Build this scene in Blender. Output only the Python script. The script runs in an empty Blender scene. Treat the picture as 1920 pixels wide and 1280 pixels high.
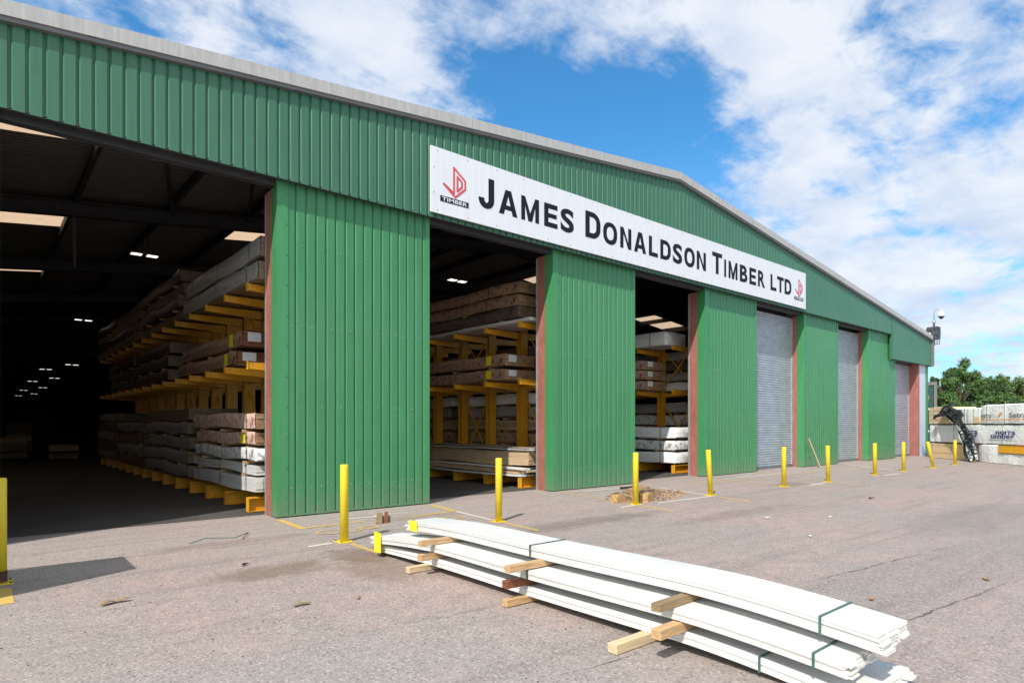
import bpy, bmesh, math, random
from mathutils import Vector, Matrix
R = math.radians
S = bpy.context.scene
COL = S.collection
random.seed(7)

# ------------------------------------------------------------------ camera
cam_d = bpy.data.cameras.new("camera"); cam = bpy.data.objects.new("camera", cam_d); COL.objects.link(cam)
cam.location = (0, 0, 1.6)
cam.rotation_euler = (R(90), 0, R(49.5 - 90))
cam_d.sensor_width = 36.0
cam_d.lens = 36.0 * 1173 / 1920
cam_d.shift_y = 155 / 1920
cam_d.clip_end = 3000; cam_d.clip_start = 0.05
S.camera = cam
# ------------------------------------------------------------------ exposure
S.view_settings.view_transform = 'Standard'
S.view_settings.look = 'None'
S.view_settings.gamma = 1
S.view_settings.exposure = 0.47
S.cycles.max_bounces = 8
S.cycles.transparent_max_bounces = 16

# ------------------------------------------------------------------ sun
SUN_AZ = R(25); SUN_EL = R(47)      # azimuth the light travels towards
sd = bpy.data.lights.new("sun", 'SUN'); sd.energy = 3.6; sd.angle = R(0.5); sd.color = (1.0, 0.95, 0.87)
sun = bpy.data.objects.new("sun", sd); COL.objects.link(sun)
tv = Vector((math.cos(SUN_AZ) * math.cos(SUN_EL), math.sin(SUN_AZ) * math.cos(SUN_EL), -math.sin(SUN_EL)))
sun.rotation_euler = tv.to_track_quat('-Z', 'Y').to_euler()
sun.location = (-20, -10, 25)

# ------------------------------------------------------------------ world: Nishita sky and procedural clouds
W = bpy.data.worlds.new("World"); S.world = W; W.use_nodes = True
nt = W.node_tree; nt.nodes.clear()
def N(t, **k):
    n = nt.nodes.new(t)
    for a, b in k.items(): setattr(n, a, b)
    return n
def L(a, b): nt.links.new(a, b)
def math_n(op, a, b=None, c=None, clamp=False):
    n = N('ShaderNodeMath', operation=op); n.use_clamp = clamp
    for i, v in enumerate((a, b, c)):
        if v is None: continue
        if isinstance(v, (int, float)): n.inputs[i].default_value = v
        else: L(v, n.inputs[i])
    return n.outputs[0]
sky = N('ShaderNodeTexSky', sky_type='NISHITA'); sky.sun_disc = False
sky.sun_elevation = SUN_EL
sky.sun_rotation = math.atan2(-tv.x, -tv.y)
sky.air_density = 1.0; sky.dust_density = 0.6; sky.ozone_density = 2.2
tc = N('ShaderNodeTexCoord')
D = tc.outputs['Generated']
sep = N('ShaderNodeSeparateXYZ'); L(D, sep.inputs[0])
zc = math_n('MAXIMUM', sep.outputs[2], 0.0)
den = math_n('ADD', zc, 0.22)
cmb = N('ShaderNodeCombineXYZ')
L(math_n('DIVIDE', sep.outputs[0], den), cmb.inputs[0]); L(math_n('DIVIDE', sep.outputs[1], den), cmb.inputs[1])
def noise(scale, detail, rough, dist=0.0, off=(0, 0, 0), st=(1, 1, 1), rot=0):
    m = N('ShaderNodeMapping'); m.inputs['Location'].default_value = off; m.inputs['Scale'].default_value = st
    m.inputs['Rotation'].default_value = (0, 0, rot)
    L(cmb.outputs[0], m.inputs[0])
    n = N('ShaderNodeTexNoise'); n.inputs['Scale'].default_value = scale; n.inputs['Detail'].default_value = detail
    n.inputs['Roughness'].default_value = rough; n.inputs['Distortion'].default_value = dist
    L(m.outputs[0], n.inputs[0]); return n.outputs['Fac']
n1 = noise(3.3, 10, 0.58, 0.2, (3.1, 1.7, 0))
n2 = noise(9.5, 9, 0.62, 0.35, (8.3, 4.7, 0), (1, 1, 1))
n3 = noise(3.4, 10, 0.62, 0.5, (1.3, 9.7, 0), (0.55, 1.6, 1), R(30))
mix = math_n('ADD', math_n('MULTIPLY', n1, 1.05), math_n('ADD', math_n('MULTIPLY', n2, 0.85), math_n('MULTIPLY', n3, 0.9)))
mix = math_n('SUBTRACT', mix, 0.87)
# broad cloud banks and gaps, given as directions on the sky with a width
BLOBS = [((0.688, 0.594, 0.417), 0.15, -0.26), ((0.579, 0.678, 0.452), 0.085, -0.22), ((0.768, 0.514, 0.383), 0.11, -0.26),
         ((0.593, 0.637, 0.493), 0.055, -0.12), ((0.487, 0.679, 0.55), 0.07, -0.14), ((0.161, 0.848, 0.505), 0.05, -0.16),
         ((0.72, 0.534, 0.443), 0.10, -0.18), ((0.268, 0.833, 0.485), 0.055, -0.14), ((0.854, 0.352, 0.382), 0.09, -0.17),
         ((0.9, 0.35, 0.258), 0.06, -0.16), ((0.905, 0.25, 0.345), 0.06, -0.14), ((0.875, 0.30, 0.40), 0.05, -0.13), ((0.69, 0.62, 0.35), 0.13, -0.20), ((0.82, 0.50, 0.24), 0.07, -0.10), ((0.565, 0.645, 0.515), 0.045, -0.10),
         ((0.379, 0.787, 0.486), 0.15, 0.17), ((0.475, 0.739, 0.478), 0.11, 0.19), ((0.075, 0.878, 0.473), 0.13, 0.16),
         ((0.214, 0.848, 0.485), 0.09, 0.14), ((0.599, 0.591, 0.54), 0.070, 0.27), ((0.64, 0.56, 0.53), 0.06, 0.16), ((0.53, 0.64, 0.55), 0.05, 0.16), ((0.685, 0.534, 0.497), 0.08, 0.22),
         ((0.768, 0.425, 0.48), 0.15, 0.17), ((0.85, 0.43, 0.31), 0.11, 0.16), ((0.93, 0.33, 0.19), 0.14, 0.16), ((0.849, 0.264, 0.458), 0.22, 0.14), ((0.89, 0.34, 0.303), 0.12, 0.08),
         ((0.808, 0.409, 0.424), 0.10, 0.14), ((0.926, 0.202, 0.319), 0.15, 0.05), ((0.94, 0.292, 0.174), 0.22, 0.10), ((0.54, 0.666, 0.515), 0.045, 0.20),
         ((0.77, 0.45, 0.45), 0.05, 0.08)]
acc = mix
for d, w, a in BLOBS:
    dn = Vector(d).normalized()
    dp = N('ShaderNodeVectorMath', operation='DISTANCE'); L(D, dp.inputs[0]); dp.inputs[1].default_value = dn
    q = math_n('DIVIDE', dp.outputs['Value'], w)
    e = math_n('EXPONENT', math_n('MULTIPLY', math_n('MULTIPLY', q, q), -0.7))
    acc = math_n('ADD', acc, math_n('MULTIPLY', e, a))
mr = N('ShaderNodeMapRange', interpolation_type='SMOOTHSTEP'); L(acc, mr.inputs[0])
mr.inputs[1].default_value = 0.36; mr.inputs[2].default_value = 0.84
dens = math_n('MULTIPLY', mr.outputs[0], 0.96)
# added fill light: cloud sheet behind the view, sunward, closed and brightened
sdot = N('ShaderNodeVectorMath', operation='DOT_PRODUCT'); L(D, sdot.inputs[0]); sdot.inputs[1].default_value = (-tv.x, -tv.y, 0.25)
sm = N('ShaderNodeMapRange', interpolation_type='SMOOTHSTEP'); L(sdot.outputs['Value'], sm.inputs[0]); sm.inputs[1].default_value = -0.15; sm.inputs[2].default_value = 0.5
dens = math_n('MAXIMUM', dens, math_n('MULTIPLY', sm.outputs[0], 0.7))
# thin high veil towards the horizon
veil = N('ShaderNodeMapRange', interpolation_type='SMOOTHSTEP'); L(sep.outputs[2], veil.inputs[0])
veil.inputs[1].default_value = 0.0; veil.inputs[2].default_value = 0.42; veil.inputs[3].default_value = 0.5; veil.inputs[4].default_value = 0.0
dens2 = math_n('MAXIMUM', dens, veil.outputs[0])
tint = N('ShaderNodeMix', data_type='RGBA', blend_type='MULTIPLY'); tint.inputs[0].default_value = 1
L(sky.outputs[0], tint.inputs[6]); tint.inputs[7].default_value = (0.50, 1.22, 1.55, 1)
sg = N('ShaderNodeMix', data_type='RGBA', blend_type='MULTIPLY'); sg.inputs[0].default_value = 1
L(tint.outputs[2], sg.inputs[6]); sg.inputs[7].default_value = (1.0, 1.0, 1.0, 1)
crm = N('ShaderNodeMapRange'); L(noise(3.2, 8, 0.6, 0.2, (3.25, 1.85, 0)), crm.inputs[0]); crm.inputs[1].default_value = 0.36; crm.inputs[2].default_value = 0.6
cr = N('ShaderNodeMix', data_type='RGBA'); L(crm.outputs[0], cr.inputs[0])
cr.inputs[6].default_value = (4.7, 5.4, 6.7, 1); cr.inputs[7].default_value = (6.6, 6.9, 7.4, 1)
fin = N('ShaderNodeMix', data_type='RGBA'); L(dens2, fin.inputs[0]); L(sg.outputs[2], fin.inputs[6]); L(cr.outputs[2], fin.inputs[7])
wm = N('ShaderNodeMix', data_type='RGBA', blend_type='MULTIPLY'); L(sm.outputs[0], wm.inputs[0]); L(fin.outputs[2], wm.inputs[6]); wm.inputs[7].default_value = (1.22, 1.02, 0.80, 1)  # warm tint on the sunward fill clouds
sb = N('ShaderNodeVectorMath', operation='SCALE'); L(wm.outputs[2], sb.inputs[0]); L(math_n('ADD', math_n('MULTIPLY', sm.outputs[0], 0.45), 1.0), sb.inputs[3])  # extra gain on the sunward clouds, added to fill the shadows
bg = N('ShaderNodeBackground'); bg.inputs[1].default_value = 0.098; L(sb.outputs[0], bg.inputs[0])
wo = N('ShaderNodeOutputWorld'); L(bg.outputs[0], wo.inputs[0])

# ------------------------------------------------------------------ materials
def new_mat(name):
    m = bpy.data.materials.new(name); m.use_nodes = True
    t = m.node_tree; b = t.nodes['Principled BSDF']
    return m, t, b
def nn(t, typ, **k):
    n = t.nodes.new(typ)
    for a, v in k.items(): setattr(n, a, v)
    return n
def c4(c): return (c[0], c[1], c[2], 1)
def simple(name, c, rough=0.6, metal=0.0, var=0.15, scale=3.0, bump=0.0, bscale=40, stretch=(1, 1, 1), c2=None, detail=6, spec=0.5):
    m, t, b = new_mat(name)
    tcn = nn(t, 'ShaderNodeTexCoord'); mp = nn(t, 'ShaderNodeMapping'); mp.inputs['Scale'].default_value = stretch
    t.links.new(tcn.outputs['Object'], mp.inputs[0])
    n = nn(t, 'ShaderNodeTexNoise'); n.inputs['Scale'].default_value = scale; n.inputs['Detail'].default_value = detail; n.inputs['Roughness'].default_value = 0.65
    t.links.new(mp.outputs[0], n.inputs[0])
    r = nn(t, 'ShaderNodeMapRange'); r.inputs[1].default_value = 0.3; r.inputs[2].default_value = 0.7
    t.links.new(n.outputs[0], r.inputs[0])
    mx = nn(t, 'ShaderNodeMix', data_type='RGBA'); t.links.new(r.outputs[0], mx.inputs[0])
    a = c2 if c2 else tuple(v * (1 - var) for v in c)
    mx.inputs[6].default_value = c4(a); mx.inputs[7].default_value = c4(tuple(min(1, v * (1 + (var if not c2 else 0))) for v in c))
    t.links.new(mx.outputs[2], b.inputs['Base Color'])
    b.inputs['Roughness'].default_value = rough; b.inputs['Metallic'].default_value = metal
    b.inputs['Specular IOR Level'].default_value = spec
    if bump:
        n2_ = nn(t, 'ShaderNodeTexNoise'); n2_.inputs['Scale'].default_value = bscale; n2_.inputs['Detail'].default_value = 4
        t.links.new(mp.outputs[0], n2_.inputs[0])
        bp = nn(t, 'ShaderNodeBump'); bp.inputs['Strength'].default_value = bump; bp.inputs['Distance'].default_value = 0.02
        t.links.new(n2_.outputs[0], bp.inputs['Height']); t.links.new(bp.outputs[0], b.inputs['Normal'])
    return m

M = {}
def painted_steel(name, c, dirt):
    # painted sheet: chalky vertical weathering streaks, grime low down, small chips
    m, t, b = new_mat(name)
    tcn = nn(t, 'ShaderNodeTexCoord')
    mp = nn(t, 'ShaderNodeMapping'); mp.inputs['Scale'].default_value = (5.0, 5.0, 0.35); t.links.new(tcn.outputs['Object'], mp.inputs[0])
    n = nn(t, 'ShaderNodeTexNoise'); n.inputs['Scale'].default_value = 2.0; n.inputs['Detail'].default_value = 8; n.inputs['Roughness'].default_value = 0.7
    t.links.new(mp.outputs[0], n.inputs[0])
    r = nn(t, 'ShaderNodeMapRange'); r.inputs[1].default_value = 0.3; r.inputs[2].default_value = 0.75; t.links.new(n.outputs[0], r.inputs[0])
    mx = nn(t, 'ShaderNodeMix', data_type='RGBA'); t.links.new(r.outputs[0], mx.inputs[0])
    mx.inputs[6].default_value = c4(tuple(v * 0.86 for v in c)); mx.inputs[7].default_value = c4(tuple(min(1, v * 1.12 + 0.008) for v in c))
    nb = nn(t, 'ShaderNodeTexNoise'); nb.inputs['Scale'].default_value = 0.35; nb.inputs['Detail'].default_value = 3; t.links.new(tcn.outputs['Object'], nb.inputs[0])
    rb = nn(t, 'ShaderNodeMapRange'); rb.inputs[1].default_value = 0.35; rb.inputs[2].default_value = 0.7; rb.inputs[4].default_value = 0.5; t.links.new(nb.outputs[0], rb.inputs[0])
    m2 = nn(t, 'ShaderNodeMix', data_type='RGBA'); t.links.new(rb.outputs[0], m2.inputs[0]); t.links.new(mx.outputs[2], m2.inputs[6])
    m2.inputs[7].default_value = c4((c[0] * 1.35 + .006, c[1] * 1.08, c[2] * 1.18 + .003))
    # chips
    nc = nn(t, 'ShaderNodeTexNoise'); nc.inputs['Scale'].default_value = 14; nc.inputs['Detail'].default_value = 3; t.links.new(mp.outputs[0], nc.inputs[0])
    rc = nn(t, 'ShaderNodeMapRange'); rc.inputs[1].default_value = 0.72; rc.inputs[2].default_value = 0.78; rc.inputs[4].default_value = 0.5; t.links.new(nc.outputs[0], rc.inputs[0])
    m3 = nn(t, 'ShaderNodeMix', data_type='RGBA'); t.links.new(rc.outputs[0], m3.inputs[0]); t.links.new(m2.outputs[2], m3.inputs[6]); m3.inputs[7].default_value = c4(dirt)
    sz = nn(t, 'ShaderNodeSeparateXYZ'); t.links.new(tcn.outputs['Object'], sz.inputs[0])
    ns = nn(t, 'ShaderNodeTexNoise'); ns.inputs['Scale'].default_value = 6; ns.inputs['Detail'].default_value = 7; ns.inputs['Roughness'].default_value = .7; t.links.new(tcn.outputs['Object'], ns.inputs[0])
    ad = nn(t, 'ShaderNodeMath', operation='MULTIPLY_ADD'); t.links.new(ns.outputs[0], ad.inputs[0]); ad.inputs[1].default_value = -1.6; t.links.new(sz.outputs[2], ad.inputs[2])
    rd = nn(t, 'ShaderNodeMapRange'); t.links.new(ad.outputs[0], rd.inputs[0]); rd.inputs[1].default_value = -.25; rd.inputs[2].default_value = -1.1; rd.inputs[4].default_value = .65
    m4 = nn(t, 'ShaderNodeMix', data_type='RGBA'); t.links.new(rd.outputs[0], m4.inputs[0]); t.links.new(m3.outputs[2], m4.inputs[6]); m4.inputs[7].default_value = (0.20, 0.21, 0.15, 1)
    nd = nn(t, 'ShaderNodeTexNoise'); nd.inputs['Scale'].default_value = 1.1; nd.inputs['Detail'].default_value = 2; t.links.new(tcn.outputs['Object'], nd.inputs[0])
    bd = nn(t, 'ShaderNodeBump'); bd.inputs['Strength'].default_value = .35; bd.inputs['Distance'].default_value = .06; t.links.new(nd.outputs[0], bd.inputs['Height']); t.links.new(bd.outputs[0], b.inputs['Normal'])
    t.links.new(m4.outputs[2], b.inputs['Base Color'])
    b.inputs['Roughness'].default_value = 0.42
    return m
M['green'] = painted_steel('green_painted_steel', (0.046, 0.222, 0.088), (0.10, 0.30, 0.17))
M['fascia'] = painted_steel('faded_green_steel', (0.040, 0.150, 0.085), (0.12, 0.25, 0.17))
M['flash'] = painted_steel('green_flashing_steel', (0.048, 0.245, 0.090), (0.2, 0.35, 0.2))
M['red'] = simple('red_oxide_paint', (0.34, 0.125, 0.10), 0.55, var=0.2, scale=5, stretch=(1, 1, .4), bump=.1)
M['barge'] = simple('grey_flashing', (0.43, 0.42, 0.41), 0.5, var=0.16, scale=3, stretch=(6, 1, .6))
M['dkgrey'] = simple('dark_edge_trim', (0.16, 0.16, 0.165), 0.5)
M['galv'] = simple('galvanised_steel', (0.45, 0.47, 0.50), 0.45, metal=0.5, var=0.15, scale=8)
M['shutter'] = simple('shutter_steel', (0.41, 0.45, 0.50), 0.38, metal=0.35, var=0.16, scale=2.5, stretch=(1, 1, 2), detail=8)
M['white'] = simple('sign_white', (0.73, 0.745, 0.79), 0.35, var=0.05, scale=2.5, stretch=(3, 1, .35), detail=8)
M['ink'] = simple('navy_black_lettering', (0.010, 0.013, 0.022), 0.6, var=0.1, spec=.2)
M['logo_red'] = simple('emblem_red', (0.62, 0.07, 0.075), 0.5, var=0.08)
M['pale'] = simple('pale_blue_grey_board', (0.55, 0.60, 0.70), 0.5, var=0.06)
M['roof_in'] = None
M['steel_dk'] = simple('dark_frame_steel', (0.045, 0.045, 0.05), 0.6, var=0.2)
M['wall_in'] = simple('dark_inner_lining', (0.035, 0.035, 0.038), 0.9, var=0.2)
M['yellow'] = simple('bollard_yellow', (0.82, 0.60, 0.018), 0.45, var=0.08, scale=6, bump=.08, bscale=60)
def chipped(name, c, under):
    m, t, b = new_mat(name); tcn = nn(t, 'ShaderNodeTexCoord')
    def no(sc, st, d=6):
        mp = nn(t, 'ShaderNodeMapping'); mp.inputs['Scale'].default_value = st; t.links.new(tcn.outputs['Object'], mp.inputs[0])
        n = nn(t, 'ShaderNodeTexNoise'); n.inputs['Scale'].default_value = sc; n.inputs['Detail'].default_value = d; n.inputs['Roughness'].default_value = .7; t.links.new(mp.outputs[0], n.inputs[0]); return n.outputs[0]
    def mr_(v, a, b_, hi): r = nn(t, 'ShaderNodeMapRange'); t.links.new(v, r.inputs[0]); r.inputs[1].default_value = a; r.inputs[2].default_value = b_; r.inputs[4].default_value = hi; return r.outputs[0]
    def mx(f, a, c2):
        x = nn(t, 'ShaderNodeMix', data_type='RGBA'); t.links.new(f, x.inputs[0])
        if isinstance(a, tuple): x.inputs[6].default_value = c4(a)
        else: t.links.new(a, x.inputs[6])
        x.inputs[7].default_value = c4(c2); return x.outputs[2]
    col = mx(mr_(no(3, (1, 1, .6)), .4, .7, .8), c, (c[0] * .8, c[1] * .78, c[2] + .02))
    col = mx(mr_(no(9, (2, 2, .7)), .60, .72, .45), col, (0.30, 0.22, 0.07))
    col = mx(mr_(no(14, (1, 1, .6)), .66, .69, .9), col, under)
    t.links.new(col, b.inputs['Base Color']); b.inputs['Roughness'].default_value = .5; return m
M['yellow'] = chipped('chipped_yellow_paint', (0.80, 0.60, 0.02), (0.09, 0.05, 0.035))
M['rack'] = chipped('scuffed_rack_yellow', (0.74, 0.35, 0.012), (0.16, 0.08, 0.03))
M['rust'] = simple('rusty_steel', (0.10, 0.035, 0.025), 0.8, var=0.4, scale=12)
M['black'] = simple('black_plastic', (0.012, 0.012, 0.014), 0.4, var=0.3, scale=9)
M['lens'] = simple('smoked_dome', (0.02, 0.02, 0.025), 0.1)
M['cctv'] = simple('camera_white', (0.7, 0.7, 0.7), 0.35)
M['strap'] = simple('green_strap', (0.05, 0.13, 0.12), 0.4)
M['strap_dk'] = simple('dark_strap', (0.03, 0.035, 0.035), 0.4)
M['tag'] = simple('yellow_tag_card', (0.80, 0.68, 0.02), 0.6, var=0.05)
M['paper'] = simple('paper_label', (0.75, 0.76, 0.80), 0.6, var=0.08, scale=30)
def wood(name, c, c2, axis=1, rough=0.75, scale=14):
    st = [6, 6, 6]; st[axis] = 0.5
    return simple(name, c, rough, c2=c2, scale=scale / 3, stretch=tuple(st), bump=0.25, bscale=12, detail=8)
M['pine_x'] = wood('pine_bearer', (0.64, 0.44, 0.24), (0.36, 0.20, 0.09), axis=0, scale=24)
M['pine_pale'] = wood('pale_pine_bearer', (0.70, 0.57, 0.38), (0.48, 0.35, 0.20), axis=0, scale=24)
M['wood_red'] = wood('red_brown_bearer', (0.27, 0.09, 0.04), (0.13, 0.04, 0.02), axis=0)
M['wood_old'] = wood('weathered_bearer', (0.36, 0.24, 0.13), (0.17, 0.12, 0.07), axis=0)
M['pine_y'] = wood('sawn_pine', (0.52, 0.37, 0.22), (0.34, 0.22, 0.12), axis=1)
M['pine_lt'] = wood('light_sawn_pine', (0.66, 0.50, 0.33), (0.46, 0.32, 0.19), axis=1)
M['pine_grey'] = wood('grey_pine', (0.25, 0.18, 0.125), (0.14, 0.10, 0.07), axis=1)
M['brownwood'] = wood('brown_timber', (0.30, 0.12, 0.06), (0.17, 0.06, 0.035), axis=1)
M['tanwood'] = wood('tan_timber', (0.46, 0.27, 0.15), (0.28, 0.15, 0.08), axis=1)
M['yardpine'] = wood('yard_pine', (0.90, 0.68, 0.42), (0.80, 0.57, 0.33), axis=0)
def primed(name, c, c2):
    # white primer on boards: faint grey scuffs and see-through grain along the length
    m = simple(name, c, 0.5, c2=c2, scale=1.6, stretch=(7, 0.55, 7), bump=0.12, bscale=6, detail=9)
    return m
M['primed'] = primed('white_primed_board', (0.72, 0.715, 0.70), (0.52, 0.525, 0.535))
M['primed_b'] = primed('white_primed_board_dull', (0.66, 0.655, 0.645), (0.50, 0.50, 0.51))
M['primed_c'] = primed('white_primed_board_cream', (0.72, 0.70, 0.66), (0.56, 0.555, 0.54))
M['primed2'] = primed('white_primed_board_clean', (0.76, 0.755, 0.74), (0.62, 0.62, 0.62))
M['boardend'] = simple('cut_board_end', (0.78, 0.75, 0.69), 0.8, var=0.2, scale=40)
def wrap(name, base, ink, scale=9, thr=0.47, plastic=0.3):
    m, t, b = new_mat(name)
    tcn = nn(t, 'ShaderNodeTexCoord')
    v = nn(t, 'ShaderNodeTexNoise'); v.inputs['Scale'].default_value = scale; v.inputs['Detail'].default_value = 3; v.inputs['Distortion'].default_value = 1.8
    t.links.new(tcn.outputs['Object'], v.inputs[0])
    vo = nn(t, 'ShaderNodeTexVoronoi'); vo.inputs['Scale'].default_value = scale * .62; t.links.new(tcn.outputs['Object'], vo.inputs[0])
    r = nn(t, 'ShaderNodeMapRange'); r.inputs[1].default_value = thr; r.inputs[2].default_value = thr + .06; t.links.new(v.outputs[0], r.inputs[0])
    r2 = nn(t, 'ShaderNodeMapRange'); r2.inputs[1].default_value = .42; r2.inputs[2].default_value = .36; t.links.new(vo.outputs['Distance'], r2.inputs[0])
    mu = nn(t, 'ShaderNodeMath', operation='MULTIPLY'); t.links.new(r.outputs[0], mu.inputs[0]); t.links.new(r2.outputs[0], mu.inputs[1])
    mx = nn(t, 'ShaderNodeMix', data_type='RGBA'); t.links.new(mu.outputs[0], mx.inputs[0]); mx.inputs[6].default_value = c4(base); mx.inputs[7].default_value = c4(ink)
    t.links.new(mx.outputs[2], b.inputs['Base Color']); b.inputs['Roughness'].default_value = plastic
    n = nn(t, 'ShaderNodeTexNoise'); n.inputs['Scale'].default_value = 7; n.inputs['Detail'].default_value = 5; t.links.new(tcn.outputs['Object'], n.inputs[0])
    bp = nn(t, 'ShaderNodeBump'); bp.inputs['Strength'].default_value = .5; bp.inputs['Distance'].default_value = .05
    t.links.new(n.outputs[0], bp.inputs['Height']); t.links.new(bp.outputs[0], b.inputs['Normal'])
    return m
M['wrap_pink'] = wrap('pink_patterned_wrap', (0.66, 0.47, 0.40), (0.34, 0.12, 0.08), scale=13, thr=.43)
M['wrap_white'] = wrap('white_patterned_wrap', (0.72, 0.72, 0.72), (0.24, 0.22, 0.22), scale=12, thr=.44)
M['wrap_brown'] = wrap('brown_patterned_wrap', (0.40, 0.25, 0.18), (0.13, 0.06, 0.04), scale=13, thr=.43)
M['wrap_shade'] = wrap('shade_dark_patterned_wrap', (0.13, 0.10, 0.09), (0.05, 0.03, 0.03))  # darker wrap, shade deep in the shed put into its colour
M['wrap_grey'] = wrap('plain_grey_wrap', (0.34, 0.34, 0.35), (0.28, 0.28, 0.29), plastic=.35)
M['wrap_plain'] = wrap('plain_white_wrap', (0.90, 0.90, 0.90), (0.84, 0.84, 0.85), scale=3, plastic=.35)
M['setra_o'] = simple('printed_orange', (0.80, 0.26, 0.06), 0.5)
M['print_grey'] = simple('printed_grey', (0.14, 0.14, 0.15), 0.5)
M['print_blue'] = simple('printed_blue', (0.02, 0.035, 0.17), 0.5)
M['banner'] = simple('amber_banner', (0.85, 0.40, 0.02), 0.5, var=.05)
M['olive'] = simple('olive_banner_edge', (0.10, 0.09, 0.05), 0.5)
M['tarp'] = simple('black_tarpaulin', (0.022, 0.024, 0.028), 0.28, c2=(0.06, 0.065, 0.07), scale=5, bump=.5, bscale=6)
M['tarp3'] = simple('silver_tarpaulin_side', (0.46, 0.48, 0.51), 0.35, c2=(0.26, 0.27, 0.29), scale=3, bump=.4, bscale=9)
M['tarp2'] = simple('black_silver_tarpaulin', (0.50, 0.52, 0.55), 0.3, c2=(0.02, 0.022, 0.026), scale=1.6, stretch=(7, 5, 1.1), bump=.6, bscale=6, detail=3)
M['board_green'] = simple('dark_green_board', (0.02, 0.075, 0.06), 0.25, var=.3, scale=2)
M['soil'] = simple('brown_debris', (0.24, 0.14, 0.09), 0.95, c2=(0.10, 0.05, 0.035), scale=18, bump=.6)
M['brick'] = simple('broken_brick', (0.46, 0.28, 0.12), 0.9, var=.25, scale=15)
M['bark'] = simple('bark', (0.07, 0.05, 0.035), 0.9, var=.3, scale=10)

# roof underside with corrugation bump
m, t, b = new_mat('dark_corrugated_roof')
tcn = nn(t, 'ShaderNodeTexCoord'); wv = nn(t, 'ShaderNodeTexWave', wave_type='BANDS', bands_direction='Y'); wv.inputs['Scale'].default_value = 2.2; wv.inputs['Distortion'].default_value = 0
t.links.new(tcn.outputs['Object'], wv.inputs[0])
bp = nn(t, 'ShaderNodeBump'); bp.inputs['Distance'].default_value = .06; bp.inputs['Strength'].default_value = 1
t.links.new(wv.outputs['Fac'], bp.inputs['Height']); t.links.new(bp.outputs[0], b.inputs['Normal'])
b.inputs['Base Color'].default_value = (0.24, 0.22, 0.20, 1); b.inputs['Roughness'].default_value = 0.8
M['roof_in'] = m
# translucent roof light
m, t, b = new_mat('rooflight_sheet')
t.nodes.remove(b); out = [n for n in t.nodes if n.type == 'OUTPUT_MATERIAL'][0]
tcn = nn(t, 'ShaderNodeTexCoord'); mp = nn(t, 'ShaderNodeMapping'); mp.inputs['Scale'].default_value = (1.5, 9, 1); t.links.new(tcn.outputs['Object'], mp.inputs[0])
n = nn(t, 'ShaderNodeTexNoise'); n.inputs['Scale'].default_value = 2.5; n.inputs['Detail'].default_value = 10; n.inputs['Roughness'].default_value = .85; t.links.new(mp.outputs[0], n.inputs[0])
mx = nn(t, 'ShaderNodeMix', data_type='RGBA'); t.links.new(n.outputs[0], mx.inputs[0]); mx.inputs[6].default_value = (0.12, 0.07, 0.04, 1); mx.inputs[7].default_value = (0.95, 0.68, 0.46, 1)
tr = nn(t, 'ShaderNodeBsdfTranslucent'); t.links.new(mx.outputs[2], tr.inputs[0])
df = nn(t, 'ShaderNodeBsdfDiffuse'); df.inputs[0].default_value = (0.3, 0.25, 0.2, 1)
ms = nn(t, 'ShaderNodeMixShader'); ms.inputs[0].default_value = 0.25; t.links.new(tr.outputs[0], ms.inputs[1]); t.links.new(df.outputs[0], ms.inputs[2]); t.links.new(ms.outputs[0], out.inputs[0])
M['rooflight'] = m
# lamp
m, t, b = new_mat('lamp_lit'); b.inputs['Base Color'].default_value = (.9, .9, .9, 1); b.inputs['Emission Color'].default_value = (1, .93, .82, 1); b.inputs['Emission Strength'].default_value = 1.3
M['lamp'] = m

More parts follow.
